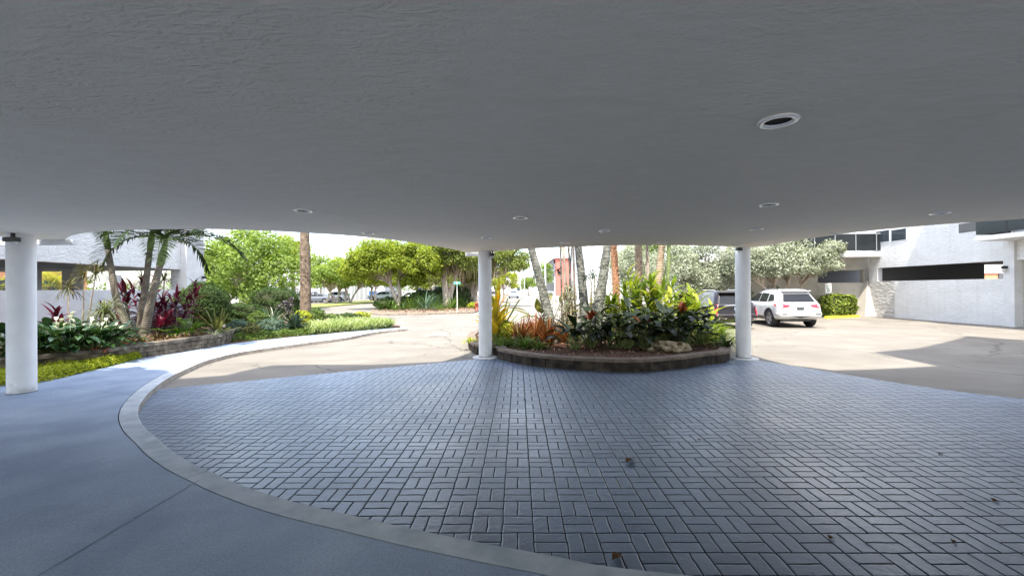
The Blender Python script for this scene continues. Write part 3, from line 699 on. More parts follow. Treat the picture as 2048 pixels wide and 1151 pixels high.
# bright things glimpsed through the slot
ob_ = thing('orange_house', 'orange house with white trim glimpsed through the parking deck slot', 'house', (-42, 34, 0))
MB().box(-46, -40, 22, 40, 0, 3.9).build('wall', M_ORANGE, ob_, world=True)
MB().box(-46.2, -39.7, 21.7, 40.3, 3.9, 4.3).build('roof_edge', M_STUCCO, ob_, world=True)
for k in range(4):
    m_ = MB(); m_.box(-39.99, -39.95, 24 + k * 4, 25.5 + k * 4, 1.9, 3.0); m_.build('window', M_GLASS, ob_, world=True)
gw = thing('garden_wall', 'white boundary wall beyond the parking deck', 'wall', (-34, 25, 0))
MB().box(-34.2, -34, 12, 48, 0, 2.0).build('wall_body', M_STUCCO, gw, world=True)

# ---- far buildings
fw = thing('white_store', 'low white building with tall dark bays across the street', 'building', (-40, 84, 0))
X0, X1 = P(470, 580, 84).x, P(770, 580, 84).x
MB().box(X0, X1, 84, 96, 0, P(700, 541, 84).z).build('wall', mottled('store render', [(0.36, 0.36, 0.37), (0.42, 0.42, 0.43)], 1.5), fw, world=True)
MB().box(X0 - 0.2, X1 + 0.2, 83.8, 96.2, P(700, 541, 84).z, P(700, 537, 84).z).build('parapet', M_STUCCO, fw, world=True)
for (a, b_) in ((703, 709), (712, 717), (720, 726), (729, 735), (640, 650), (610, 622), (520, 540)):
    m_ = MB(); m_.box(P(a, 580, 84).x, P(b_, 580, 84).x, 83.94, 83.99, 0.05, P(700, 574.5, 84).z); m_.build('bay', plain('grey bay', (0.22, 0.23, 0.22), 0.5), fw, world=True)
bk = thing('brick_building', 'red brick building with dark window bands far down the street', 'building', (13, 110, 0))
xb = P(1112.5, 580, 110).x; zt = P(1130, 516, 110).z
MB().box(xb, xb + 22, 110, 140, 0, zt).build('wall', M_REDB, bk, world=True)
MB().box(xb - 0.6, xb + 22, 109.5, 140, zt, zt + 1.0).build('parapet', M_STUCCO, bk, world=True)
MB().box(xb - 0.3, xb - 0.003, 112, 139.9, 0, zt - 1.2).build('side_wall', mottled('grey side wall', [(0.45, 0.45, 0.46), (0.52, 0.52, 0.53)], 2), bk, world=True)
for k in range(3):
    m_ = MB(); m_.box(xb - 0.38, xb - 0.31, 112.2, 139.6, 1.2 + k * 2.9, 3.6 + k * 2.9); m_.build('window_band', plain('dark window band', (0.06, 0.065, 0.07), 0.5, spec=0.2), bk, world=True)
wt = thing('white_block', 'tall white block standing behind the island palms', 'building', (9, 50, 0))
MB().box(P(1172, 580, 50).x, P(1300, 580, 50).x, 50, 62, 0, 11).build('wall', M_STUCCO, wt, world=True)
for k in range(3):
    for j in range(2):
        x0 = P(1182 + j * 16, 580, 50).x; m_ = MB(); m_.box(x0, x0 + 0.5, 49.93, 49.99, 1.4 + 2.6 * k, 2.7 + 2.6 * k); m_.build('window', plain('pale pane', (0.45, 0.48, 0.5), 0.1), wt, world=True)
for (px, Y, w_, h_, nm, lb_) in ((884, 95, 14, 6, 'cream_house', 'cream house far behind the median trees'), (1010, 150, 26, 6, 'grey_house', 'pale grey house far down the street on the left'), (1075, 170, 16, 5, 'pale_house', 'pale house at the far end of the street')):
    q = P(px, 580, Y); t = thing(nm, lb_, 'house', (q.x, Y, 0))
    MB().box(-w_ / 2, w_ / 2, 0, 10, 0, h_).build('wall', M_TAN if 'cream' in nm else M_STUCCO, t)
    MB().box(-w_ / 2 - 0.3, w_ / 2 + 0.3, -0.3, 10.3, h_, h_ + 0.5).build('roof', plain('grey roof', (0.4, 0.4, 0.4), 0.8), t)
    for k in range(3): MB().box(-w_ / 2 + 1 + k * w_ / 3.2, -w_ / 2 + 2.4 + k * w_ / 3.2, -0.06, -0.01, 1.2, 2.6).build('window', M_GLASS, t)

# ---- street strips
M_LITTER = mottled('dry leaf mulch', [(0.09, 0.065, 0.045), (0.18, 0.14, 0.10), (0.30, 0.25, 0.19)], scale=9, rough=0.95, bump=1.0, bscale=25, bdist=0.03, fine=0.3, fscale=40)
M_GRASS = mottled('verge turf', [(0.12, 0.16, 0.03), (0.24, 0.24, 0.07)], scale=2.0, rough=0.95, bump=0.6, bscale=60, fine=0.3)
setting(MB().sheet([G(*q).to_2d() for q in ((945, 645), (1130, 645), (1120, 606), (1052, 580.5), (1026, 580.5), (985, 600), (960, 618))], 0.004).build('road', M_ROAD))
vg = setting(MB().prism([G(*q).to_2d() for q in ((560, 626), (620, 617.5), (740, 606), (790, 601.5), (770, 599.5), (690, 605), (600, 612), (540, 618))], 0, 0.12).build('verge', M_GRASS))
md = setting(MB().prism([G(*q).to_2d() for q in ((742, 628.5), (760, 630), (850, 629), (945, 626), (962, 621), (985, 602), (960, 600), (900, 603), (800, 608), (744, 617))], 0, 0.07).build('median', M_LITTER))
setting(MB().prism([G(*q).to_2d() for q in ((1128, 607), (1056, 581), (1064, 581), (1175, 607))], 0, 0.12).build('sidewalk', M_CURB))
# hydrant, poles, street sign
p = P(953.5, 613, 34)
hy = thing('fire_hydrant', 'red fire hydrant on the median beside the white column', 'hydrant', (p.x, 34, 0.14))
MB().lathe([(0.0, 0), (0.17, 0), (0.17, 0.05), (0.11, 0.06), (0.11, 0.5), (0.14, 0.52), (0.13, 0.6), (0.06, 0.68), (0, 0.7)], n=14).build('barrel', plain('hydrant red', (0.28, 0.02, 0.02), 0.4), hy, smooth=True)
for s_ in (-1, 1): MB().lathe([(0, 0), (0.06, 0), (0.06, 0.1), (0, 0.1)], (0.1 * s_ - (0.0 if s_ > 0 else 0.1) + 0.0, 0, 0.42), 10, 'x').build('nozzle', plain('nozzle red', (0.28, 0.02, 0.02), 0.4), hy)
p0, p1 = P(914.5, 618, 32), P(915, 563, 32)
ss = thing('street_sign', 'green street name sign on a pale post in the mulch median', 'sign', (p0.x, 32, 0.1))
MB().cyl((0, 0, 0), (0, 0, p1.z - 0.1), 0.035, n=8).build('post', plain('pale post', (0.6, 0.58, 0.52), 0.6), ss)
sp_ = MB().box(-0.25, 0.25, -0.015, 0.015, p1.z - 0.28, p1.z - 0.10).build('name_plate', plain('sign teal green', (0.12, 0.42, 0.32), 0.4), ss)
MB().box(-0.015, 0.015, -0.2, 0.2, p1.z - 0.48, p1.z - 0.3).build('name_plate', plain('sign teal', (0.12, 0.42, 0.32), 0.4), ss)
def pole(px, Y, top_py, r, label, arm=None, name='lamp_post', cat='lamp post'):
    b0 = P(px, 590, Y); zt = P(px, top_py, Y).z
    t = thing(name, label, cat, (b0.x, Y, 0))
    MB().cyl((0, 0, 0), (0, 0, zt), r, r * 0.7, 10).build('shaft', plain('pale pole', (0.55, 0.56, 0.57), 0.5), t)
    if arm:
        MB().tube([(0, 0, zt - 0.02), (arm * 0.4, 0, zt + 0.5), (arm, 0, zt + 0.6)], 0.05, 6).build('arm', plain('pole arm grey', (0.4, 0.41, 0.42), 0.5), t)
        MB().box(arm - 0.4, arm + 0.4, -0.12, 0.12, zt + 0.5, zt + 0.62).build('lamp_head', plain('lamp head grey', (0.35, 0.36, 0.37), 0.4), t)
pole(1049, 85, 541, 0.09, 'curved arm street lamp beside the far street', -1.2)
pole(1091, 62, 470, 0.13, 'tall pale utility pole right of the street', name='utility_pole', cat='pole')
pole(1077, 105, 548, 0.09, 'thin street lamp before the brick building', -1.5)
b0 = P(1041, 590, 100)
tl = thing('traffic_signal', 'traffic signal hanging from a mast arm at the far crossing', 'traffic light', (b0.x, 100, 0))
MB().cyl((0, 0, 0), (0, 0, 5.2), 0.12, 0.09, 10).build('pole', plain('signal pole', (0.5, 0.5, 0.5), 0.5), tl)
MB().cyl((0, 0, 5.0), (5.5, 0, 5.3), 0.08, 0.05, 8).build('mast_arm', plain('signal arm', (0.5, 0.5, 0.5), 0.5), tl)
MB().box(3.0, 3.35, -0.15, 0.15, 4.2, 5.1).build('signal_head', M_BLACK, tl)
# bins across the street
def bin_(px0, px1, py0, py1, Y, col, label):
    a, b_ = P(px0, py1, Y), P(px1, py0, Y); w_ = (b_.x - a.x) / 2
    t = thing('dumpster', label, 'dumpster', ((a.x + b_.x) / 2, Y, 0), 'dumpsters across the street')
    h_ = b_.z
    m_ = MB(); m_.faces([(-w_ * .85, -.7, .15), (w_ * .85, -.7, .15), (w_ * .85, .7, .15), (-w_ * .85, .7, .15), (-w_, -.8, h_), (w_, -.8, h_), (w_, .8, h_), (-w_, .8, h_)], [(3, 2, 1, 0), (0, 1, 5, 4), (1, 2, 6, 5), (2, 3, 7, 6), (3, 0, 4, 7), (4, 5, 6, 7)])
    m_.build('body', plain(label.split()[0] + ' bin paint', col, 0.5), t)
    MB().box(-w_ - .03, w_ + .03, -.83, .83, h_ + 0.003, h_ + .08).build('lid', plain(label.split()[0] + ' bin lid', tuple(0.5 * c for c in col), 0.5), t)
    for s_ in (-1, 1): MB().cyl((s_ * w_ * .7, -.6, .08), (s_ * w_ * .7, .6, .08), 0.08, n=8).build('castor', M_BLACK, t)
bin_(677, 697, 587.5, 597, 78, (0.05, 0.33, 0.16), 'green dumpster behind the street trees')
bin_(741, 751, 583, 597, 76, (0.04, 0.15, 0.5), 'blue dumpster at the corner of the white store')
# ================================================================= VEHICLES
M_TYRE = plain('tyre rubber', (0.018, 0.018, 0.02), 0.8)
M_RIM = plain('alloy rim', (0.55, 0.55, 0.56), 0.3, 0.8)
M_TRIMB = plain('dark grey bumper trim', (0.045, 0.046, 0.05), 0.55)
M_CARGL = plain('car window glass', (0.012, 0.014, 0.016), 0.08, spec=0.3)
M_TAIL = plain('red tail lamp', (0.55, 0.012, 0.03), 0.15, spec=0.7, coat=1.0)
M_CHROME = plain('chrome trim', (0.7, 0.7, 0.7), 0.12, 1.0)
M_PLATE = plain('dark licence plate', (0.05, 0.06, 0.06), 0.5)
M_HEADL = plain('head lamp', (0.75, 0.77, 0.8), 0.1, spec=0.8)

SUV = dict(W=[(.36, .86), (.43, .925), (.52, .955), (.62, .965), (.82, .955), (.96, .94), (1.06, .91), (1.10, .885), (1.5, .70), (1.60, .66), (1.66, .60), (1.70, .48)],
           R=[(.36, -2.15), (.43, -2.31), (.52, -2.38), (.62, -2.39), (.68, -2.34), (.82, -2.32), (.96, -2.30), (1.06, -2.26), (1.10, -2.23), (1.5, -1.93), (1.58, -1.90), (1.66, -1.80), (1.70, -1.5)],
           Fr=[(.36, 2.22), (.43, 2.36), (.52, 2.42), (.8, 2.40), (.9, 2.33), (.98, 2.2), (1.04, 1.3), (1.10, 1.05), (1.5, .25), (1.6, .02), (1.66, -.15), (1.70, -.5)],
           axle=(1.38, -1.48), rw=0.395, belt=1.12, top=1.5)
SEDAN = dict(W=[(.2, .82), (.32, .89), (.5, .92), (.72, .915), (.86, .88), (.92, .85), (1.3, .62), (1.38, .56), (1.43, .42)],
             R=[(.2, -2.1), (.32, -2.32), (.5, -2.38), (.72, -2.36), (.88, -2.25), (.94, -1.75), (1.3, -1.0), (1.38, -.8), (1.43, -.45)],
             Fr=[(.2, 2.1), (.32, 2.34), (.5, 2.4), (.7, 2.36), (.82, 2.1), (.9, 1.15), (1.3, .35), (1.38, .15), (1.43, -.1)],
             axle=(1.4, -1.35), rw=0.33, belt=0.95, top=1.3)

def make_car(name, label, cat, S, paint, loc, head, zscale=1.0, group=None, tail='wide', detail=True, rails=None, lowtrim=None):
    zs = [q[0] for q in S['W']]
    iW = lambda z: float(np.interp(z, [q[0] for q in S['W']], [q[1] for q in S['W']]))
    iR = lambda z: float(np.interp(z, [q[0] for q in S['R']], [q[1] for q in S['R']]))
    iF = lambda z: float(np.interp(z, [q[0] for q in S['Fr']], [q[1] for q in S['Fr']]))
    t = thing(name, label, cat, loc, group, head)
    t.scale = (1, 1, zscale)
    allz = sorted(set([q[0] for k in ('W', 'R', 'Fr') for q in S[k]]))
    # dense levels
    lev = []
    for a, b_ in zip(allz[:-1], allz[1:]):
        for k in range(3): lev.append(a + (b_ - a) * k / 3)
    lev.append(allz[-1])
    # bulge: rounded-rectangle sections
    n1 = 10
    def section(z):
        w_, r_, f_ = iW(z), iR(z), iF(z)
        rc = min(0.42, 0.45 * (f_ - r_)); rr = 0.28
        pts = []
        for (cx, cy, a0, ra, rb_) in ((w_ - rr, f_ - rc, 0, rr, rc), (-w_ + rr, f_ - rc, 90, rr, rc), (-w_ + rr * .7, r_ + rr, 180, rr * .7, rr), (w_ - rr * .7, r_ + rr, 270, rr * .7, rr)):
            for k in range(n1 + 1):
                a = R(a0 + 90 * k / n1); pts.append((cx + ra * math.cos(a), cy + rb_ * math.sin(a), z))
        return pts
    V = np.array([section(z) for z in lev]); nl, ns = V.shape[:2]
    i, j = np.meshgrid(np.arange(nl - 1), np.arange(ns), indexing='ij'); j2 = (j + 1) % ns
    b = MB(); b.arr(V.reshape(-1, 3), np.stack([i * ns + j, i * ns + j2, (i + 1) * ns + j2, (i + 1) * ns + j], -1).reshape(-1, 4))
    b.L.append(np.arange(ns)[::-1]); b.S.append(np.array([ns])); b.L.append(np.arange(ns) + (nl - 1) * ns); b.S.append(np.array([ns]))
    body = b.build('body', paint, t, smooth=True)
    # wheel arches cut out of the body
    rw = S['rw']; cut = MB()
    for ay in S['axle']:
        cut.lathe([(0, -1.3), (rw + 0.07, -1.3), (rw + 0.07, 1.3), (0, 1.3)], (0, ay, rw), 28, 'x')
    co = cut.build('cutter', None)
    md_ = body.modifiers.new('cut', 'BOOLEAN'); md_.object = co; md_.operation = 'DIFFERENCE'; md_.solver = 'EXACT'
    co.parent = t
    bpy.context.view_layer.update()
    dg = bpy.context.evaluated_depsgraph_get()
    nm = bpy.data.meshes.new_from_object(body.evaluated_get(dg))
    body.modifiers.clear(); body.data = nm; nm.name = 'body'
    bpy.data.objects.remove(co)
    nm.set_sharp_from_angle(angle=R(32))
    MB().box(-0.62, 0.62, -2.0, 2.1, 0.27, 0.75).build('underbody', M_BLACK, t)
    def sidepatch(pts, nm_, mt, off=0.006, side=0, parent=t):
        """pts: polygon in (y,z); laid on the flank, a little proud."""
        for s_ in ((-1, 1) if side == 0 else (side,)):
            m = MB(); n = len(pts)
            c = (sum(p[0] for p in pts) / n, sum(p[1] for p in pts) / n)
            V_ = [(s_ * (iW(z) + off), y, z) for y, z in pts] + [(s_ * (iW(c[1]) + off), c[0], c[1])]
            # subdivide edges in z so the patch follows the flank
            F_ = [((k, (k + 1) % n, n) if s_ > 0 else ((k + 1) % n, k, n)) for k in range(n)]
            m.faces(V_, F_); m.build(nm_, mt, parent)
    def rearpatch(pts, nm_, mt, off=0.008, parent=t, front=False):
        """pts: polygon in (x,z) on the tail (or nose)."""
        m = MB(); n = len(pts); f = iF if front else iR; sg_ = 1 if front else -1
        rr = 0.28
        def yy(x, z):
            w_ = iW(z); cx = w_ - rr * .7
            e = max(0.0, abs(x) - cx) / (rr * .7); e = min(e, 0.999)
            d = (1 - math.sqrt(1 - e * e)) * (0.42 if front else rr)
            return f(z) + sg_ * (off - d)
        dens = []
        for k in range(n):
            a, b2 = pts[k], pts[(k + 1) % n]
            for q in range(4): dens.append((a[0] + (b2[0] - a[0]) * q / 4, a[1] + (b2[1] - a[1]) * q / 4))
        n = len(dens); c = (sum(p[0] for p in dens) / n, sum(p[1] for p in dens) / n)
        V_ = [(x, yy(x, z), z) for x, z in dens] + [(c[0], yy(*c), c[1])]
        m.faces(V_, [(k, (k + 1) % n, n) for k in range(n)]); m.build(nm_, mt, parent)
    B, T_ = S['belt'], S['top']
    wF = lambda z: iF(z); r_ = lambda z: iR(z)
    if S is SUV:
        sidepatch([(0.72, B), (0.12, T_ - .01), (-0.33, T_ + .02), (-0.33, B)], 'side_window', M_CARGL)
        sidepatch([(-0.38, B), (-0.38, T_ + .02), (-1.08, T_), (-1.15, B)], 'side_window', M_CARGL)
        sidepatch([(-1.22, B + .01), (-1.16, T_ - .02), (-1.55, T_ - .06), (-1.78, B + .06)], 'side_window', M_CARGL)
        rearpatch([(-.68, 1.13), (.68, 1.13), (.56, 1.47), (-.56, 1.47)], 'rear_window', M_CARGL)
        m = MB(); m.box(-.6, .6, -2.03, -1.8, 1.60, 1.635); m.build('roof_spoiler', paint, t)
    else:
        sidepatch([(0.95, B), (0.42, T_ - .01), (-0.25, T_ + .02), (-0.25, B)], 'side_window', M_CARGL)
        sidepatch([(-0.3, B), (-0.3, T_ + .02), (-.85, T_ - .02), (-1.35, B + .02)], 'side_window', M_CARGL)
        rearpatch([(-.6, .99), (.6, .99), (.48, 1.27), (-.48, 1.27)], 'rear_window', M_CARGL)
    rearpatch([(.62, B + .03), (-.62, B + .03), (-.52, T_ - .03), (.52, T_ - .03)], 'windscreen', M_CARGL, front=True)
    # lamps
    if tail == 'wide':
        for s_ in (-1, 1):
            pts = [(s_ * .93, .93), (s_ * .90, 1.05), (s_ * .42, 1.02), (s_ * .46, .93), (s_ * .75, .88)]
            rearpatch(pts if s_ < 0 else pts[::-1], 'tail_lamp', M_TAIL, 0.014)
            sidepatch([(-2.12, .93), (-1.9, .98), (-1.88, 1.04), (-2.12, 1.05)], 'tail_lamp_corner', M_TAIL, 0.004, s_)
    elif tail == 'tall':
        for s_ in (-1, 1):
            pts = [(s_ * .94, .60), (s_ * .90, 1.10), (s_ * .78, 1.10), (s_ * .80, .92), (s_ * .84, .60)]
            rearpatch(pts if s_ < 0 else pts[::-1], 'tail_lamp', M_TAIL, 0.014)
            sidepatch([(-2.14, .7), (-2.02, .72), (-2.0, 1.05), (-2.12, 1.08)], 'tail_lamp_corner', M_TAIL, 0.004, s_)
    else:
        for s_ in (-1, 1):
            pts = [(s_ * .84, .66), (s_ * .82, .82), (s_ * .5, .80), (s_ * .52, .68)]
            rearpatch(pts if s_ < 0 else pts[::-1], 'tail_lamp', M_TAIL, 0.012)
    for s_ in (-1, 1):
        z0_ = .74 if S is SUV else .6
        pts = [(s_ * .5, z0_), (s_ * .82, z0_ + .02), (s_ * .8, z0_ + .14), (s_ * .5, z0_ + .1)]
        rearpatch(pts if s_ > 0 else pts[::-1], 'head_lamp', M_HEADL, 0.012, front=True)
    if detail:
        lt_ = lowtrim or M_TRIMB
        rearpatch([(-.86, .375), (.86, .375), (.92, .53), (-.92, .53)], 'bumper_skirt', lt_, 0.012)
        rearpatch([(-.15, .79 if tail == 'wide' else .55), (.15, .79 if tail == 'wide' else .55), (.15, .92 if tail == 'wide' else .68), (-.15, .92 if tail == 'wide' else .68)], 'licence_plate', M_PLATE, 0.02)
        for s_ in (-1, 1):
            if tail == 'tall':
                pts = [(s_ * .78, .40), (s_ * .80, .50), (s_ * .42, .50), (s_ * .46, .40)]
                rearpatch(pts if s_ < 0 else pts[::-1], 'exhaust_trim', M_CHROME, 0.022)
                pts = [(s_ * .72, .425), (s_ * .73, .475), (s_ * .49, .475), (s_ * .51, .425)]
                rearpatch(pts if s_ < 0 else pts[::-1], 'exhaust_pipe', M_BLACK, 0.026)
            else:
                pts = [(s_ * .82, .60), (s_ * .82, .64), (s_ * .58, .64), (s_ * .58, .60)]
                rearpatch(pts if s_ < 0 else pts[::-1], 'reflector_strip', M_BLACK, 0.014)
            sidepatch([(0.92, .38), (0.92, .47), (-1.0, .47), (-1.0, .38)], 'sill_trim', lt_, 0.01, s_)
            # arch flare
            for ay in S['axle']:
                th = np.linspace(R(-8), R(188), 22); m = MB()
                ro = rw + 0.075; ri = rw + 0.02
                A = [(s_ * (iW(max(.24, rw + ro * math.sin(q))) + .008), ay + ro * math.cos(q), rw + ro * math.sin(q)) for q in th]
                Bp = [(s_ * (iW(max(.24, rw + ro * math.sin(q))) - .10), ay + ri * math.cos(q), rw + ri * math.sin(q)) for q in th]
                m.ribbon(A, Bp); m.build('wheel_arch', M_TRIMB, t)
            m = MB(); m.obox((s_ * 1.02, 0.72, 1.13), (0.1, 0, 0), (0, 0.06, 0), (0, 0, 0.07)); m.build('wing_mirror', paint, t)
            for yy_ in (0.1, -0.78): m = MB(); m.box(min(s_ * .945, s_ * .985), max(s_ * .945, s_ * .985), yy_ - .1, yy_ + .1, .90, .93); m.build('door_handle', M_CHROME if tail == 'tall' else paint, t)
            if rails:
                m = MB(); m.tube([(s_ * .58, 0.0, 1.66), (s_ * .6, -.15, 1.72), (s_ * .6, -1.45, 1.72), (s_ * .58, -1.6, 1.66)], 0.018, 6); m.build('roof_rail', rails, t)
        if tail == 'wide':
            rearpatch([(-.6, .66), (.6, .66), (.56, .69), (-.56, .69)], 'bumper_crease', M_TRIMB, 0.01)
            m = MB(); m.obox((0.2, -2.08, 1.19), (0.24, 0, 0.02), (0, 0.01, 0), (0, 0, 0.008)); m.build('wiper', M_BLACK, t)
        else:
            rearpatch([(-.8, 1.04), (.8, 1.04), (.8, 1.07), (-.8, 1.07)], 'chrome_strip', M_CHROME, 0.016)
            rearpatch([(-.09, .84), (.09, .84), (.09, .96), (0, 1.0), (-.09, .96)], 'badge', M_CHROME, 0.02)
    for ay in S['axle']:
        for s_ in (-1, 1):
            whl = thing('wheel', '', '', (s_ * 0.83, ay, rw)); del whl['label']; del whl['category']; whl.parent = t
            k = 0.115 * s_
            MB().lathe([(rw * .66, -.11), (rw * .93, -.115), (rw, -.08), (rw, .08), (rw * .93, .115), (rw * .66, .11)], n=28, axis='x').build('tyre', M_TYRE, whl, smooth=True)
            m = MB(); m.lathe([(0, 0.05 * s_), (rw * .16, .055 * s_)], n=16, axis='x')
            m.lathe([(rw * .58, .02 * s_), (rw * .60, .10 * s_), (rw * .67, .105 * s_), (rw * .67, 0)], n=28, axis='x')
            for q in range(5 if tail != 'tall' else 6):
                a = 2 * math.pi * q / (5 if tail != 'tall' else 6); ca, sa = math.cos(a), math.sin(a)
                m.obox((.06 * s_, .36 * rw * ca, .36 * rw * sa), (.02, 0, 0), (0, .26 * rw * ca, .26 * rw * sa), (0, -.085 * rw * sa, .085 * rw * ca))
            m.build('rim', M_RIM, whl)
            MB().lathe([(0, -.02 * s_), (rw * .62, -.02 * s_)], n=20, axis='x').build('brake_disc', M_TRIMB, whl)
    return t

P_WHITE = plain('white car paint', (0.56, 0.57, 0.58), 0.3, 0.15, coat=1.0)
P_BLACK = plain('black brown car paint', (0.012, 0.008, 0.008), 0.2, coat=0.45, spec=0.4)
def lot_car(rx, ry, hd, *a, **k):
    f = Vector((-math.sin(hd), math.cos(hd)))
    return make_car('parked_car', a[0], 'car', SUV, a[1], (rx + f.x * 2.39, ry + f.y * 2.39, 0), hd, a[2], 'cars parked in the lot', a[3], **k)
lot_car(12.86, 18.9, R(-6), 'white five door car parked before the silver buttonwoods, right of the black one', P_WHITE, 1.03, 'wide', rails=M_TRIMB)
lot_car(9.85, 18.6, R(-3), 'black brown car with tall red tail lamps, half hidden by the island column', P_BLACK, 1.0, 'tall', rails=M_CHROME, lowtrim=P_BLACK)
# cars across the street
def far_car(px, py, heading, S, col, label, tail='x', metal=0.0):
    q = G(px, py)
    make_car('parked_car', label, 'car', S, plain('paint ' + label.split()[0] + str(px), col, 0.25, metal, coat=1.0), (q.x, q.y, 0), R(heading), 1.0, 'cars across the street', tail, detail=False)
far_car(636, 605, 90, SEDAN, (0.10, 0.11, 0.13), 'dark grey car with silver roof line, right beside the date palm trunk')
far_car(667, 603, 86, SUV, (0.72, 0.72, 0.72), 'white car behind the forked street tree, left of the green dumpster')
far_car(608, 604, 88, SUV, (0.30, 0.31, 0.33), 'mid grey car left of the date palm trunk, across the street')
far_car(764, 601, 80, SUV, (0.62, 0.68, 0.76), 'pale blue white car right of the blue dumpster')
far_car(818, 607, 96, SUV, (0.8, 0.8, 0.8), 'white car half hidden by the low palms of the median')
far_car(984, 603, 2, SUV, (0.75, 0.75, 0.75), 'white car with dark rear window right of the island corner column')
far_car(1027, 596, 182, SUV, (0.35, 0.45, 0.62), 'blue car driving towards the viewer on the far street')
far_car(1012, 590, 182, SEDAN, (0.5, 0.5, 0.52), 'silver grey car waiting further down the far street')
far_car(1062, 586, 2, SEDAN, (0.3, 0.3, 0.32), 'dark car at the far right kerb of the street')
# ================================================================= PLANT BUILDERS
def unit(v): return v / (np.linalg.norm(v, axis=-1, keepdims=True) + 1e-9)
def leaves(mb, pos, nrm, L, W, fold=0.12, along=None):
    """folded diamond leaves: pos, nrm (N,3); L, W scalars or (N,)."""
    n = len(pos); L = np.broadcast_to(L, (n,))[:, None]; W = np.broadcast_to(W, (n,))[:, None]
    nrm = unit(nrm)
    r = rng.normal(size=(n, 3)) if along is None else along + 0.35 * rng.normal(size=(n, 3))
    d = unit(r - (r * nrm).sum(1, keepdims=True) * nrm); s_ = np.cross(nrm, d)
    V = np.stack([pos - d * L * .5, pos + s_ * W * .5 + nrm * W * fold - d * L * .08, pos + d * L * .5 - nrm * W * .15, pos - s_ * W * .5 + nrm * W * fold - d * L * .08], 1)
    i = np.arange(n)[:, None] * 4
    mb.arr(V.reshape(-1, 3), i + np.array([[0, 1, 2, 3]]))
def sphere_dirs(n):
    return unit(rng.normal(size=(n, 3)))
def clump_leaves(mb, centers, radii, nper, L, W, upbias=0.6, flat=0.75, shell=0.55, sizevar=0.35):
    for c, r in zip(centers, radii):
        m = int(nper * (0.75 + 0.5 * rng.random())); d = sphere_dirs(m)
        rr = r * (shell + (1 - shell) * rng.random((m, 1)))
        off = d * rr * np.array([1, 1, flat]) * (0.85 + 0.3 * rng.random((m, 1)))
        pos = c + off
        nrm = d * 0.7 + np.array([0, 0, upbias]) + 0.45 * rng.normal(size=(m, 3))
        sz = 1 + sizevar * (rng.random(m) - .5) * 2
        leaves(mb, pos, nrm, L * sz, W * sz)
def crown_centers(c, rad, k, inner=0.25, bottom=-0.7):
    out = []
    while len(out) < k:
        d = unit(rng.normal(size=3)[None])[0]
        if d[2] < bottom: continue
        t = (inner + (1 - inner) * rng.random() ** 0.45)
        out.append(np.array(c) + d * np.array(rad) * t * (0.82 + 0.3 * rng.random()))
    return np.array(out)
def limb(mb, a, b, r0, r1, sag=0.15, n=6, seg=6):
    a, b = np.array(a, float), np.array(b, float); t = np.linspace(0, 1, seg)[:, None]
    mid = (a + b) / 2 + np.array([0, 0, sag * np.linalg.norm(b - a)]) * np.array([1, 1, 1]) + rng.normal(size=3) * 0.06 * np.linalg.norm(b - a)
    p = (1 - t) ** 2 * a + 2 * t * (1 - t) * mid + t * t * b
    mb.tube(p, np.linspace(r0, r1, seg), n)
def tree(name, label, base, trunks, crowns, leafm, barkm, L, W, nper, group=None, cat='tree', roots=None, upbias=0.6, limbs=0.5, moss=None):
    """trunks: list of (path pts rel. to base, r0, r1); crowns: list of (centre, radii, clumps, clump radius)."""
    t = thing(name, label, cat, base, group)
    tb = MB(); tops = []
    for path, r0, r1 in trunks:
        p = spline(path, 4); rr = np.linspace(r0, r1, len(p)); rr[0] *= 1.35; rr[1] *= 1.12
        tb.tube(p, rr, 9); tops.append(p)
    fb = MB()
    for c, rad, k, cr in crowns:
        cc = crown_centers(c, rad, k)
        clump_leaves(fb, cc, cr * (0.7 + 0.6 * rng.random(len(cc))), nper, L, W, upbias)
        for q in cc[rng.random(len(cc)) < limbs]:
            best = min(tops, key=lambda p: np.linalg.norm(p[-1] - q)); s0 = best[int(len(best) * (0.65 + 0.3 * rng.random()))]
            limb(tb, s0, q, 0.05 + 0.02 * rng.random(), 0.012, 0.1)
    tb.build('trunk', barkm, t, smooth=True)
    fb.build('crown', leafm, t)
    if moss:
        mm, pts, ln = moss; mb = MB(); pts = np.array(pts); n = len(pts)
        strips(mb, pts, rng.random(n) * 6.28, R(-80) + 0.2 * rng.normal(size=n), ln * (0.5 + rng.random(n)), 0.035, 0.3, 3)
        stuff(mb.build('hanging_roots', mm, t))
    return t
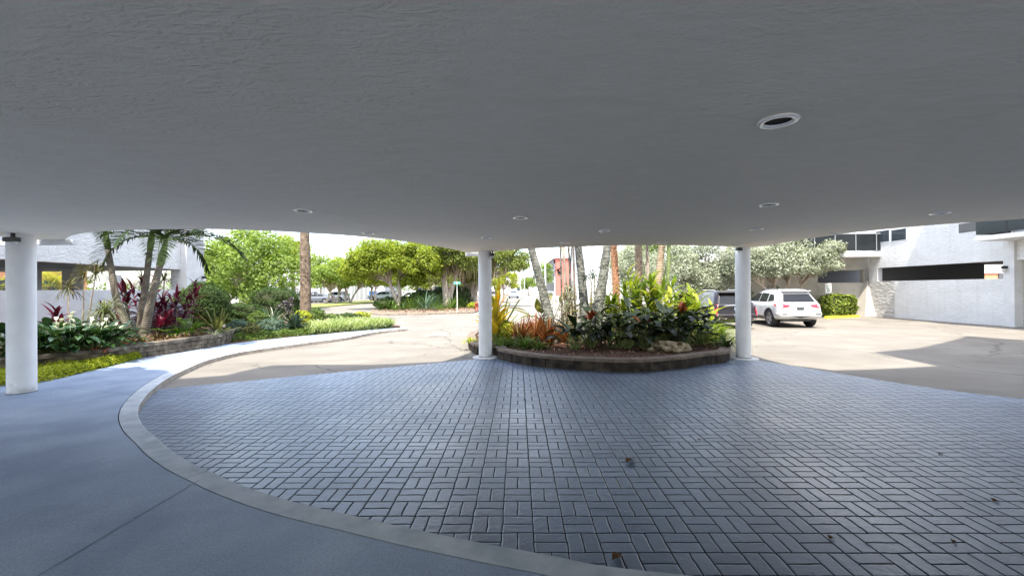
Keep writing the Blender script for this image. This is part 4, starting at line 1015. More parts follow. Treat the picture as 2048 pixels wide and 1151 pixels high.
def strips(mb, base, az, el, L, W, droop, segs=5, prof=None, gutter=0.0, tipkeep=0.0):
    """arching blades. base (N,3); az, el, L, W, droop scalars or (N,)."""
    n = len(base); f = lambda q: np.broadcast_to(np.asarray(q, float), (n,))
    az, el, L, W, droop = f(az), f(el), f(L), f(W), f(droop)
    if prof is None: prof = np.sin(np.linspace(0.35, math.pi, segs + 1)) ** 0.7; 
    prof = np.asarray(prof); prof = np.maximum(prof, 0.03)
    p = np.array(base, float); rows = []
    side = np.stack([-np.sin(az), np.cos(az), np.zeros(n)], 1)
    for k in range(segs + 1):
        e = el - droop * (k / segs)
        wv = side * (W * prof[k] * .5)[:, None]
        up = np.stack([-np.sin(e) * np.cos(az), -np.sin(e) * np.sin(az), np.cos(e)], 1)
        if gutter:
            rows.append(np.stack([p - wv + up * (gutter * W * prof[k])[:, None], p, p + wv + up * (gutter * W * prof[k])[:, None]], 1))
        else:
            rows.append(np.stack([p - wv, p + wv], 1))
        d = np.stack([np.cos(e) * np.cos(az), np.cos(e) * np.sin(az), np.sin(e)], 1)
        p = p + d * (L / segs)[:, None]
    V = np.stack(rows, 1); m = V.shape[2]
    i = np.arange(n)[:, None] * ((segs + 1) * m)
    Fq = []
    for k in range(segs):
        for j in range(m - 1):
            Fq.append(i + np.array([[k * m + j, k * m + j + 1, (k + 1) * m + j + 1, (k + 1) * m + j]]))
    mb.arr(V.reshape(-1, 3), np.stack(Fq, 1).reshape(-1, 4))
    return p
def blades(mb, n, L, W, el, droop, segs=5, r=0.04, z=0.0, prof=None, gutter=0.15, c=(0, 0, 0)):
    az = rng.random(n) * 2 * math.pi
    b = np.stack([np.cos(az) * r * rng.random(n), np.sin(az) * r * rng.random(n), np.full(n, z) if np.ndim(z) == 0 else z], 1) + np.array(c)
    e = R(1) * (el[0] + (el[1] - el[0]) * rng.random(n)); dr = R(1) * (droop[0] + (droop[1] - droop[0]) * rng.random(n))
    strips(mb, b, az, e, L * (0.7 + 0.45 * rng.random(n)), W * (0.8 + 0.4 * rng.random(n)), dr, segs, prof, gutter)
def rosette(name, label, cat, loc, m, n, L, W, el=(20, 80), droop=(10, 60), segs=5, group=None, r=0.05, prof=None, gutter=0.15, stem=None):
    t = thing(name, label, cat, loc, group)
    b = MB(); blades(b, n, L, W, el, droop, segs, r, 0.0, prof, gutter)
    b.build('foliage', m, t, smooth=True)
    if stem: MB().cyl((0, 0, 0.24 - loc[2]), (0, 0, 0.12), stem, stem * .8, 8).build('stem', M_STEM, t)
    return t
LEAFP = np.array([0.12, 0.62, 0.95, 1.0, 0.86, 0.52, 0.04])
LANCE = np.array([0.25, 0.8, 1.0, 0.92, 0.7, 0.4, 0.03])
STRAP = np.array([0.8, 1.0, 1.0, 0.92, 0.75, 0.45, 0.03])
def broad(mb, pm, base, az, el, Lp, L, W, droop, prof=LEAFP, prad=0.008, pdroop=0.25, gutter=0.18):
    """petiole then blade; droop of the blade in radians."""
    n = len(base)
    f = lambda q: np.broadcast_to(np.asarray(q, float), (n,))
    az, el, Lp, L, W, droop = f(az), f(el), f(Lp), f(L), f(W), f(droop)
    tips = np.zeros((n, 3))
    for k in range(n):
        d0 = np.array([math.cos(el[k]) * math.cos(az[k]), math.cos(el[k]) * math.sin(az[k]), math.sin(el[k])])
        e1 = el[k] - pdroop; d1 = np.array([math.cos(e1) * math.cos(az[k]), math.cos(e1) * math.sin(az[k]), math.sin(e1)])
        m1 = base[k] + d0 * Lp[k] * .5; tp = m1 + d1 * Lp[k] * .5
        if pm is not None and Lp[k] > 0.03: pm.tube([base[k], m1, tp], [prad * 1.3, prad, prad * .8], 5, cap=False)
        tips[k] = tp
    strips(mb, tips, az + 0.25 * rng.normal(size=n), el - pdroop - 0.35, L, W, droop, 6, prof, gutter)
def broad_plant(name, label, cat, loc, m, n, Lp, L, W, el=(35, 85), droop=(0.4, 1.4), group=None, r=0.08, prof=LEAFP, stemm=None, flowers=None, prad=0.008):
    t = thing(name, label, cat, loc, group)
    b, pm = MB(), MB()
    az = rng.random(n) * 6.283; bs = np.stack([np.cos(az) * r * rng.random(n), np.sin(az) * r * rng.random(n), np.zeros(n)], 1)
    e = R(1) * (el[0] + (el[1] - el[0]) * rng.random(n))
    broad(b, pm, bs, az, e, Lp * (0.5 + 0.65 * rng.random(n)), L * (0.7 + 0.5 * rng.random(n)), W * (0.75 + 0.4 * rng.random(n)), droop[0] + (droop[1] - droop[0]) * rng.random(n), prof, prad)
    b.build('foliage', m, t, smooth=True); pm.build('leaf_stalks', stemm or M_STEM, t, smooth=True)
    return t
def cane_plant(name, label, cat, loc, m, canes, per, Lc, L, W, el=(10, 60), droop=(0.6, 1.5), group=None, prof=LANCE, spread=0.25, lean=0.25, topbias=0.3, canem=None, crad=0.012, gutter=0.18):
    """several canes, leaves in spirals along their upper part."""
    t = thing(name, label, cat, loc, group)
    b, pm = MB(), MB()
    for k in range(canes):
        a0 = rng.random() * 6.283; h = Lc * (0.6 + 0.5 * rng.random()); q = spread * rng.random()
        p0 = np.array([math.cos(a0) * q, math.sin(a0) * q, -0.03]); p1 = p0 + np.array([math.cos(a0) * lean * h * rng.random(), math.sin(a0) * lean * h * rng.random(), h])
        pm.tube([p0, (p0 + p1) / 2 + rng.normal(size=3) * .015, p1], [crad * 1.2, crad, crad * .7], 6, cap=False)
        tt = topbias + (1 - topbias) * np.linspace(0, 1, per); az = a0 + np.arange(per) * 2.4 + rng.random()
        bs = p0 + (p1 - p0) * tt[:, None]
        e = R(1) * (el[0] + (el[1] - el[0]) * np.clip(tt * tt + 0.15 * rng.normal(size=per), 0, 1.1))
        strips(b, bs, az, e, L * (0.75 + 0.4 * rng.random(per)), W * (0.8 + 0.35 * rng.random(per)), droop[0] + (droop[1] - droop[0]) * rng.random(per), 6, prof, gutter)
    b.build('foliage', m, t, smooth=True); pm.build('canes', canem or M_STEM, t, smooth=True)
    return t
def bush(name, label, cat, loc, m, rad, n, L, W, group=None, box=False, corem=None, rough_=0.12, up=0.5, core=0.9):
    t = thing(name, label, cat, loc, group)
    rx, ry, rz = rad; d = sphere_dirs(n)
    if box:
        s_ = np.abs(d).max(1, keepdims=True); p = d / s_; p = 0.72 * p + 0.28 * d
    else:
        p = d.copy()
    # lumpy outline
    lump = 1 + rough_ * (np.sin(p[:, :1] * 7 + loc[0]) * np.cos(p[:, 1:2] * 6 + loc[1]) + 0.7 * np.sin(p[:, 2:] * 9 + p[:, :1] * 4))
    rr = (0.86 + 0.17 * rng.random((n, 1))) * lump
    pos = p * rr * np.array([rx, ry, rz]); pos[:, 2] += rz
    nrm = d + np.array([0, 0, up]) + 0.55 * rng.normal(size=(n, 3))
    sz = 0.7 + 0.6 * rng.random(n)
    b = MB(); k = pos[:, 2] > 0.02; leaves(b, pos[k], nrm[k], (L * sz)[k], (W * sz)[k]); b.build('foliage', m, t)
    if core:
        th = np.linspace(0, math.pi, 9); ph = np.arange(14) * 2 * math.pi / 14
        D = np.stack([np.sin(th)[:, None] * np.cos(ph), np.sin(th)[:, None] * np.sin(ph), np.repeat(np.cos(th)[:, None], 14, 1)], -1)
        if box: D = 0.72 * D / np.abs(D).max(-1, keepdims=True) + 0.28 * D
        V = D * np.array([rx, ry, rz]) * core; V[..., 2] += rz; V[..., 2] = np.maximum(V[..., 2], 0.0)
        i, j = np.meshgrid(np.arange(8), np.arange(14), indexing='ij'); j2 = (j + 1) % 14
        MB().arr(V.reshape(-1, 3), np.stack([i * 14 + j, i * 14 + j2, (i + 1) * 14 + j2, (i + 1) * 14 + j], -1).reshape(-1, 4)[:, ::-1]).build('inner_twigs', corem or M_TWIG, t, smooth=True)
    return t
def frond(mb, rb, base, az, el, L, droop, nl=34, ll=0.55, lw=0.035, vee=0.5, hang=0.6, segs=10, rr=0.02):
    """one feather palm frond: rachis tube + two rows of leaflets."""
    p = np.array(base, float); pts = [p.copy()]; dirs = []
    for k in range(segs):
        e = el - droop * ((k + .5) / segs) ** 1.2; d = np.array([math.cos(e) * math.cos(az), math.cos(e) * math.sin(az), math.sin(e)]); dirs.append(d); p = p + d * L / segs; pts.append(p.copy())
    pts = np.array(pts); dirs = np.array(dirs + [dirs[-1]])
    rb.tube(pts, np.linspace(rr, rr * .2, segs + 1), 5, cap=False)
    s_ = np.linspace(0.16, 0.99, nl); ix = s_ * segs; i0 = np.minimum(ix.astype(int), segs - 1); fr = (ix - i0)[:, None]
    b = pts[i0] * (1 - fr) + pts[i0 + 1] * fr; d = dirs[i0]
    side = np.array([-math.sin(az), math.cos(az), 0.0]); up = np.cross(side, d); up = -up * np.sign(up[:, 2:3] + 1e-9) * -1
    ln = ll * np.sin(np.clip(0.25 + s_ * 2.75, 0, math.pi)) ** 0.6 * (0.9 + 0.2 * rng.random(nl)) + 0.04
    for sg in (-1, 1):
        v = d * 0.65 + sg * side * 0.9 + up * vee + 0.08 * rng.normal(size=(nl, 3)); v = unit(v)
        a2 = np.arctan2(v[:, 1], v[:, 0]); e2 = np.arcsin(np.clip(v[:, 2], -1, 1))
        strips(mb, b, a2, e2, ln, lw, hang + 0.25 * rng.random(nl), 3, np.array([0.7, 1.0, 0.75, 0.05]), 0.25)
def feather_palm(name, label, loc, path, r0, r1, nf, Lf, leafm, trunkm, cat='palm', shaft=None, group=None, el=(-10, 75), droop=(1.0, 1.8), ll=0.6, lw=0.04, nl=34, hang=0.7, azr=None):
    t = thing(name, label, cat, loc, group)
    p = spline(path, 6); n = len(p); rr = np.linspace(r0, r1, n); rr *= 1 + 0.05 * np.sin(np.arange(n) * 2.1); rr[0] *= 1.35; rr[1] *= 1.15
    MB().tube(p, rr, 14).build('trunk', trunkm, t, smooth=True)
    top = p[-1]; dr = unit((p[-1] - p[-3])[None])[0]
    if shaft:
        q = [top - dr * 0.02, top + dr * shaft * .35, top + dr * shaft * .8, top + dr * shaft]
        MB().tube(q, [r1 * 1.08, r1 * 1.25, r1 * .8, r1 * .45], 12).build('crownshaft', M_SHAFT, t, smooth=True); top = q[-1]
    b, rb = MB(), MB()
    for k in range(nf):
        az = k * 2.4 + rng.random() * .5 if azr is None else azr[0] + (azr[1] - azr[0]) * rng.random(); f = (k + .5) / nf
        frond(b, rb, top + rng.normal(size=3) * .02, az, R(el[1] + (el[0] - el[1]) * f), Lf * (0.85 + 0.25 * rng.random()), droop[0] + (droop[1] - droop[0]) * rng.random(), nl, ll, lw, hang=hang)
    b.build('fronds', leafm, t, smooth=True); rb.build('frond_stalks', M_SHAFT, t, smooth=True)
    return t
def block_wall(name, label, path, z0, z1, thick, capm, blockm, courses=1, blk=0.34, cap=0.09, over=0.03, cat='garden wall', left=True):
    """retaining wall of separate dressed blocks along a path (blocks + cap stones, one part each)."""
    p = np.asarray(path, float)[:, :2]; seg = np.linalg.norm(np.diff(p, axis=0), axis=1); s_ = np.concatenate([[0], np.cumsum(seg)])
    tot = s_[-1]; at = lambda q: np.array([np.interp(q, s_, p[:, 0]), np.interp(q, s_, p[:, 1])])
    sgn = 1 if left else -1
    def nrm(q):
        d = at(min(q + .05, tot)) - at(max(q - .05, 0)); d /= np.linalg.norm(d) + 1e-9; return sgn * np.array([-d[1], d[0]])
    t = thing(name, label, cat, (*at(tot / 2), z0))
    def run(zlo, zhi, out, lenb, name_, m, shift, jit=0.006):
        b = MB(); q = -lenb * shift
        while q < tot:
            a, e = max(q, 0) + 0.006, min(q + lenb, tot) - 0.006
            if e - a > 0.04:
                j = jit * rng.normal(); A, E = at(a), at(e); M_ = at((a + e) / 2); na, ne, nm_ = nrm(a), nrm(e), nrm((a + e) / 2)
                f_ = [A - na * (out + j), M_ - nm_ * (out + j), E - ne * (out + j)]; k_ = [E + ne * thick, M_ + nm_ * thick, A + na * thick]
                lo, hi = zlo + 0.003, zhi - 0.003 + 0.003 * rng.normal()
                ch = 0.012
                top_f = [v + n_ * ch for v, n_ in zip(f_, (na, nm_, ne))]
                V = [(*v, lo) for v in f_ + k_] + [(*v, hi - ch) for v in f_ + k_] + [(*v, hi) for v in top_f + k_]
                FL = [(i, (i + 1) % 6, 6 + (i + 1) % 6, 6 + i) for i in range(6)] + [(6 + i, 6 + (i + 1) % 6, 12 + (i + 1) % 6, 12 + i) for i in range(6)] + [(12, 13, 16, 17), (13, 14, 15, 16)]
                if not left: FL = [x[::-1] for x in FL]
                b.faces(V, FL)
            q += lenb
        b.build(name_, m, t, world=True)
    zc = z1 - cap; hh = (zc - z0) / courses
    for c in range(courses): run(z0 + c * hh, z0 + (c + 1) * hh, 0.0, blk, 'stone_course', blockm, 0.5 * (c % 2))
    run(zc, z1, over, blk * 1.15, 'cap_stones', capm, 0.25)
    # backing so that no daylight shows through the joints
    b = MB(); q = np.linspace(0, tot, max(8, int(tot / .2))); A = np.array([at(v) + nrm(v) * 0.02 for v in q])
    b.ribbon(np.hstack([A, np.full((len(q), 1), z0)]), np.hstack([A, np.full((len(q), 1), z1 - 0.02)])); b.build('mortar', M_SOIL, t, world=True)
    return t
# ================================================================= PLANTING
def B(px, Y, z=0.0): return Vector(((px - 1024.0) / F_PX * Y, Y, z))
def H_(py, px, Y): return P(px, py, Y).z
M_STEM = mottled('green stem', [(0.10, 0.14, 0.04), (0.17, 0.20, 0.07)], 12, 0.6)
M_TWIG = mottled('inner twigs', [(0.02, 0.03, 0.01), (0.05, 0.055, 0.02)], 14, 0.9)
M_SHAFT = mottled('palm crownshaft', [(0.10, 0.16, 0.04), (0.18, 0.24, 0.08)], 5, 0.5)
M_BARK = mottled('grey brown bark', [(0.16, 0.12, 0.09), (0.30, 0.25, 0.20), (0.42, 0.36, 0.30)], 9, 0.9, 0.8, 22, (1, 1, 0.25), bdist=0.03)
M_BARKP = mottled('pale bark', [(0.30, 0.24, 0.18), (0.50, 0.43, 0.36)], 6, 0.9, 0.8, 18, (1, 1, 0.25), bdist=0.03)
def ring_mat(name, cols, rings=9.0, bump=0.5):
    m = mottled(name, cols, 6, 0.8, 0, fine=0.2, fscale=40); n = m.node_tree; b = n.nodes['Principled BSDF']
    tcx = N_(n, 'ShaderNodeTexCoord'); wv = N_(n, 'ShaderNodeTexWave', bands_direction='Z'); wv.inputs['Scale'].default_value = rings; wv.inputs['Distortion'].default_value = 2.5; wv.inputs['Detail'].default_value = 3; wv.inputs['Detail Scale'].default_value = 1.5
    L_(n, tcx.outputs['Object'], wv.inputs['Vector'])
    bp = N_(n, 'ShaderNodeBump'); bp.inputs['Strength'].default_value = bump; bp.inputs['Distance'].default_value = 0.02; L_(n, wv.outputs['Fac'], bp.inputs['Height']); L_(n, bp.outputs['Normal'], b.inputs['Normal'])
    src = b.inputs['Base Color'].links[0].from_socket
    mr = N_(n, 'ShaderNodeMapRange'); mr.inputs['To Min'].default_value = 0.82; mr.inputs['To Max'].default_value = 1.05; L_(n, wv.outputs['Fac'], mr.inputs['Value'])
    vm = N_(n, 'ShaderNodeVectorMath', operation='SCALE'); L_(n, src, vm.inputs[0]); L_(n, mr.outputs['Result'], vm.inputs['Scale']); L_(n, vm.outputs['Vector'], b.inputs['Base Color'])
    return m
M_PTRUNK = ring_mat('ringed grey palm trunk', [(0.12, 0.10, 0.075), (0.20, 0.175, 0.14)], 5.0, 0.4)
M_GTRUNK = ring_mat('lichen grey trunk', [(0.07, 0.07, 0.058), (0.13, 0.13, 0.11), (0.21, 0.21, 0.185)], 3.0, 0.25)
M_TTRUNK = ring_mat('tan ringed trunk', [(0.26, 0.19, 0.12), (0.38, 0.30, 0.21)], 5.5)
M_RTRUNK = ring_mat('rusty fibrous trunk', [(0.26, 0.12, 0.06), (0.42, 0.22, 0.12)], 6.0, 0.8)
M_DATE = ring_mat('date palm trunk', [(0.10, 0.07, 0.048), (0.20, 0.145, 0.10), (0.28, 0.21, 0.15)], 7.0, 1.0)
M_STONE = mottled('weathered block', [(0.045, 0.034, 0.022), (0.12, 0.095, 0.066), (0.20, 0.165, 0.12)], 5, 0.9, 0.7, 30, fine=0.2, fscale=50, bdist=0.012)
M_STONED = mottled('shade darkened block', [(0.014, 0.011, 0.008), (0.035, 0.027, 0.02), (0.07, 0.055, 0.04)], 5, 0.9, 0.7, 30, fine=0.2, fscale=50, bdist=0.012)  # deep shade of the island front put into the stone colour
M_CAP = mottled('weathered cap stone', [(0.06, 0.05, 0.036), (0.145, 0.12, 0.092), (0.22, 0.185, 0.145)], 4, 0.9, 0.7, 30, fine=0.15, fscale=50, bdist=0.012)
M_CAPT = mottled('tan cap stone', [(0.13, 0.10, 0.076), (0.21, 0.165, 0.13)], 4, 0.9, 0.6, 30, fine=0.15, fscale=50, bdist=0.012)
G_TREE1 = leafmat('light green leaves', [(0.12, 0.19, 0.04), (0.22, 0.30, 0.06), (0.32, 0.40, 0.14)], trans=0.5)
G_YELL = leafmat('yellow green leaves', [(0.14, 0.20, 0.025), (0.26, 0.315, 0.04), (0.37, 0.40, 0.075)], trans=0.55)
G_DARK = leafmat('dark green leaves', [(0.022, 0.045, 0.010), (0.045, 0.085, 0.016), (0.075, 0.125, 0.028)], trans=0.3)
G_MID = leafmat('mid green leaves', [(0.06, 0.11, 0.02), (0.11, 0.17, 0.035), (0.16, 0.22, 0.06)], trans=0.35)
G_SILV = leafmat('silver green leaves', [(0.17, 0.19, 0.11), (0.33, 0.36, 0.25), (0.47, 0.50, 0.40)], trans=0.25, tint=(1, 1.05, .8), rough=0.55)
G_OLIVE = leafmat('olive leaves', [(0.10, 0.11, 0.03), (0.18, 0.18, 0.06), (0.25, 0.24, 0.1)], trans=0.35)
G_PALM = leafmat('palm leaves', [(0.014, 0.03, 0.010), (0.03, 0.055, 0.016), (0.05, 0.08, 0.024)], trans=0.2, rough=0.5, spec=0.25)
G_LILY = leafmat('glossy dark lily leaves', [(0.012, 0.035, 0.012), (0.025, 0.06, 0.02), (0.05, 0.10, 0.03)], rough=0.25, trans=0.15, spec=0.6)
G_PHIL = leafmat('large dark glossy leaves', [(0.008, 0.016, 0.007), (0.014, 0.024, 0.010), (0.03, 0.036, 0.015)], rough=0.42, trans=0.2, spec=0.25)
G_WHITE = leafmat('white spathes', [(0.62, 0.66, 0.46), (0.78, 0.78, 0.66)], trans=0.3, tint=(1, 1, .8))
G_RED = leafmat('burgundy leaves', [(0.025, 0.006, 0.011), (0.075, 0.010, 0.022), (0.19, 0.022, 0.055)], trans=0.25, tint=(1.6, .7, .8), rough=0.35)
G_PINK = leafmat('crimson leaves', [(0.05, 0.009, 0.018), (0.13, 0.02, 0.045), (0.34, 0.06, 0.12)], trans=0.35, tint=(1.4, .6, .7))
G_ORNG = leafmat('orange bromeliad leaves', [(0.24, 0.19, 0.075), (0.26, 0.14, 0.05), (0.27, 0.075, 0.028), (0.17, 0.05, 0.022), (0.10, 0.045, 0.02), (0.17, 0.15, 0.055)], trans=0.3, tint=(1.3, .95, .5))
G_BROM = leafmat('mottled bromeliad leaves', [(0.12, 0.05, 0.05), (0.16, 0.13, 0.06), (0.24, 0.10, 0.09)], trans=0.2)
G_GING = leafmat('variegated ginger leaves', [(0.09, 0.15, 0.02), (0.22, 0.28, 0.03), (0.42, 0.43, 0.07)], trans=0.45)
G_CROT = leafmat('yellow croton leaves', [(0.10, 0.15, 0.02), (0.36, 0.30, 0.03), (0.50, 0.26, 0.03)], trans=0.45, tint=(1.3, 1.1, .4))
G_STRAP = leafmat('green strap leaves', [(0.05, 0.09, 0.02), (0.10, 0.16, 0.035), (0.18, 0.24, 0.06)], trans=0.35)
G_OLIVB = leafmat('banyan leaves', [(0.08, 0.12, 0.02), (0.16, 0.20, 0.04), (0.25, 0.27, 0.07)], trans=0.4)
G_HEDGE = leafmat('bright hedge leaves', [(0.08, 0.13, 0.02), (0.20, 0.26, 0.04), (0.32, 0.36, 0.07)], trans=0.35)
G_LILAC = leafmat('lilac petals', [(0.5, 0.47, 0.58), (0.7, 0.68, 0.75)], trans=.3)
G_SUNSTRAP = leafmat('sunlit strap leaves', [(0.08, 0.14, 0.02), (0.18, 0.26, 0.03), (0.30, 0.36, 0.06)], trans=0.4)
G_BLUE = leafmat('blue green leaves', [(0.05, 0.09, 0.06), (0.09, 0.15, 0.10), (0.14, 0.20, 0.15)], trans=0.25)
G_AGAVE = leafmat('dark agave leaves', [(0.02, 0.04, 0.03), (0.05, 0.08, 0.055)], trans=0.1)
G_LIME = leafmat('lime ground cover leaves', [(0.18, 0.24, 0.02), (0.36, 0.40, 0.03), (0.50, 0.50, 0.07)], trans=0.4)
G_STRAW = leafmat('straw coloured roots', [(0.26, 0.20, 0.12), (0.40, 0.33, 0.22)], trans=0.2)
G_FERN = leafmat('bright fern leaves', [(0.09, 0.18, 0.02), (0.18, 0.30, 0.04)], trans=0.4)
G_VAR = leafmat('striped lily turf leaves', [(0.14, 0.20, 0.06), (0.28, 0.34, 0.14), (0.42, 0.46, 0.26)], trans=0.35)
G_MARG = leafmat('dragon tree leaves', [(0.06, 0.06, 0.03), (0.12, 0.13, 0.06), (0.17, 0.10, 0.06)], trans=0.25)
G_FLAME = leafmat('flame petals', [(0.55, 0.07, 0.03), (0.60, 0.16, 0.06), (0.6, 0.25, 0.18)], trans=0.3, tint=(1.2, .8, .6))

# ---------------------------------------------------------------- planters and beds
ptop = 0.50
wall_px = [(-140, 739), (-60, 725), (0, 717), (77.6, 709), (140, 702.7), (200, 697.5), (266, 688), (332, 681), (381, 674.5), (431, 668), (455, 663), (468, 657), (463, 652), (440, 649.5)]
lw_path = spline([G(x, y, ptop).to_2d() for x, y in wall_px], 4)
block_wall('planter_wall', 'low weathered block wall holding the palm bed beside the grey walkway', lw_path, CURB_Z, ptop, 0.28, M_CAP, M_STONE, courses=2, blk=0.40, cap=0.10)
bed = [tuple(q) for q in offset(lw_path, 0.2)] + [(LX + 0.003, 17), (LX + 0.003, 8)]
setting(MB().prism(bed, 0.0, 0.42).build('planting_bed', M_MULCH))
# island
itop = 0.29
ip = [(0.6, 19.5), (-0.9, 18.0), (-1.5, 15.5)] + [tuple(G(937, 682, .2).to_2d()), (-1.12, 12.25), (-1.0, 12.0), (-0.8, 11.97), (-0.55, 11.85), (-0.42, 11.55), (-0.37, 11.2), (-0.27, 11.05)] + [tuple(G(x, y, itop).to_2d()) for x, y in ((1040, 704.5), (1100, 711), (1188, 716), (1276, 717.5), (1363, 711.5), (1410, 705.5), (1457, 699))] + [(6.3, 12.6), (7.0, 15.5), (6.0, 18.3), (3.5, 19.8), (0.9, 19.6)]
ipath = spline(ip, 4)
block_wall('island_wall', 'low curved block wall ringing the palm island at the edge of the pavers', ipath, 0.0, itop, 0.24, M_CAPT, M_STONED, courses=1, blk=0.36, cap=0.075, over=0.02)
setting(MB().prism([tuple(q) for q in offset(ipath, 0.15)], 0.0, 0.22).build('island_bed', M_MULCH))
def chips(name, poly_pts, n, z, size, m, jit=0.02):
    """loose chips and dead leaves scattered on a bed."""
    poly = np.asarray([tuple(q)[:2] for q in poly_pts]); lo, hi = poly.min(0), poly.max(0); out = []
    while len(out) < n:
        q = lo + (hi - lo) * rng.random((4000, 2)); x, y = q[:, 0], q[:, 1]; ins = np.zeros(len(q), bool); j = len(poly) - 1
        for i in range(len(poly)):
            c_ = ((poly[i, 1] > y) != (poly[j, 1] > y)) & (x < (poly[j, 0] - poly[i, 0]) * (y - poly[i, 1]) / (poly[j, 1] - poly[i, 1] + 1e-12) + poly[i, 0]); ins ^= c_; j = i
        out += list(q[ins])
    q = np.array(out[:n]); pos = np.column_stack([q, z + jit * rng.random(n)])
    b = MB(); leaves(b, pos, np.array([0, 0, 1.0]) + 0.5 * rng.normal(size=(n, 3)), size * (0.5 + rng.random(n)), size * 0.4 * (0.6 + 0.8 * rng.random(n)))
    return stuff(b.build(name, m))
G_CHIP = leafmat('dead leaf litter', [(0.05, 0.025, 0.015), (0.14, 0.07, 0.04), (0.26, 0.17, 0.11), (0.40, 0.31, 0.22)], trans=0, rough=0.85)
chips('leaf_litter', offset(ipath, 0.22), 4200, 0.235, 0.075, G_CHIP)
chips('leaf_litter', bed, 2500, 0.43, 0.07, G_CHIP)
chips('leaf_litter', [G(*q).to_2d() for q in ((745, 627), (850, 628), (945, 625), (960, 619), (900, 606), (800, 610))], 2600, 0.16, 0.16, G_CHIP)

# ---------------------------------------------------------------- left bed
bz = 0.40
def lily(px, Y, s=1.0, label='', first=[None]):
    loc = B(px, Y, bz)
    if first[0] is None:
        t = broad_plant('peace_lily', label, 'peace lily', loc, G_LILY, 75, 0.52, 0.36, 0.16, (35, 88), (0.3, 1.3), 'peace lilies along the planter wall', 0.22)
        for k in range(6):
            a = rng.random() * 6.28; r = 0.08 + 0.3 * rng.random(); h = 0.45 + 0.36 * rng.random()
            fb, pm = MB(), MB()
            bs = np.array([[math.cos(a) * r * .4, math.sin(a) * r * .4, 0.0]]); tp = np.array([math.cos(a) * r, math.sin(a) * r, h])
            fb.tube([bs[0], (bs[0] + tp) / 2 + [0, 0, .05], tp], [.005, .005, .004], 4, cap=False)
            strips(fb, tp[None], a, R(70), 0.125, 0.075, 1.1, 6, LEAFP, 0.3)
            f_ = fb.build('flower', G_WHITE, t, smooth=True)
            sp2 = MB().cyl(tp + [0.01 * math.cos(a), 0.01 * math.sin(a), 0.01], tp + [0.03 * math.cos(a), 0.03 * math.sin(a), 0.085], .008, .006, 6); sp2.build('spadix', plain('cream spadix', (0.6, 0.55, 0.25), 0.6), f_)
        first[0] = t; t.scale = (s,) * 3
        return t
    return dup(first[0], loc, rng.random() * 6.28, s, label, 'peace lilies along the planter wall')
lily(92, 9.75, 1.0, 'peace lily with white spathes, first clump right of the walkway column')
lily(140, 9.9, 1.05, 'peace lily with white spathes, below the burgundy leaved ti plant')
lily(186, 10.2, 0.95, 'peace lily with white spathes, in the middle of the lily row')
lily(222, 10.6, 0.9, 'peace lily at the end of the lily row nearest the leaning palm')
lily(112, 10.5, 1.1, 'tall peace lily at the back of the row near the walkway column')
lily(175, 10.9, 1.05, 'tall peace lily at the back of the row below the thin dragon trees')
lily(10, 9.3, 1.05, 'peace lily left of the walkway column, at the edge of the photo')
# palms
def pal(name, label, base_px, Yb, pts, r0, r1, **k):
    b0 = B(base_px, Yb, bz); path = [(0, 0, -0.1)]
    for (px, py, dy) in pts:
        q = P(px, py, Yb + dy); path.append((q.x - b0.x, q.y - b0.y, q.z - b0.z))
    return feather_palm(name, label, b0, path, r0, r1, leafm=G_PALM, trunkm=M_PTRUNK, group='slender palms in the left bed', **k)
pal('feather_palm', 'slender palm leaning left, its thin crown against the white fascia', 266, 12.8, [(250, 640, 0), (233, 595, .05), (223, 540, .1), (216, 497, .15)], 0.115, 0.07, nf=7, Lf=1.3, shaft=0.6, el=(25, 80), droop=(0.7, 1.3), ll=0.36, lw=.042, nl=44)
pal('feather_palm', 'middle palm of the three, straight grey trunk behind the green topped one', 277, 13.4, [(285, 610, .0), (291, 575, .1), (296, 530, .1), (300, 499, .1)], 0.105, 0.075, nf=8, Lf=1.8, shaft=0.75, el=(10, 80), droop=(1.0, 1.8), ll=0.5, lw=.042, nl=52)
pal('feather_palm', 'right palm of the three with bright green crownshaft and broad drooping fronds', 285, 12.7, [(297, 625, 0), (310, 570, 0), (320, 530, .1)], 0.125, 0.085, nf=12, Lf=2.2, shaft=0.8, el=(5, 78), droop=(1.1, 1.9), ll=0.6, lw=.042, nl=52)
# dragon trees
def marg(px, Y, top_py, lean_px, label, n=70, L=0.5, stem_r=0.018, base_py=None):
    b0 = B(px, Y, bz); t = thing('dragon_tree', label, 'dragon tree', b0, 'thin dragon trees in the left bed')
    tp = P(px + lean_px, top_py, Y); tp = np.array([tp.x - b0.x, 0.05, tp.z - bz])
    MB().tube([(0, 0, -.05), tp * .5 + [0.02, 0, 0], tp], [stem_r * 1.3, stem_r, stem_r], 7).build('stem', M_BARKP, t, smooth=True)
    b = MB(); blades(b, n, L, 0.022, (-35, 85), (20, 90), 5, 0.02, 0.0, STRAP, 0.1, tp); b.build('leaf_head', G_MARG, t, smooth=True)
marg(133, 11.8, 577, 0, 'dragon tree with dark drooping head, first right of the walkway column')
marg(163, 12.6, 552, 1, 'dragon tree with straight stem before the dark garage pillar', 60, 0.5)
marg(166, 12.2, 548, 22, 'dragon tree leaning right beside the straight one', 60, 0.5)
marg(322, 14.2, 560, 4, 'dragon tree behind the right palm of the three', 60, 0.5)
marg(296, 15.0, 560, -14, 'dragon tree glimpsed between the palm trunks', 50, 0.5)
t_ = B(209, 11.6, bz)
yt = thing('ponytail_plant', 'shaggy grey green ponytail plant leaning over the lilies', 'ponytail plant', t_)
MB().tube([(0.15, 0.2, -.05), (0.06, .05, .45), (0, 0, .85)], [.05, .035, .03], 8).build('stem', M_BARKP, yt, smooth=True)
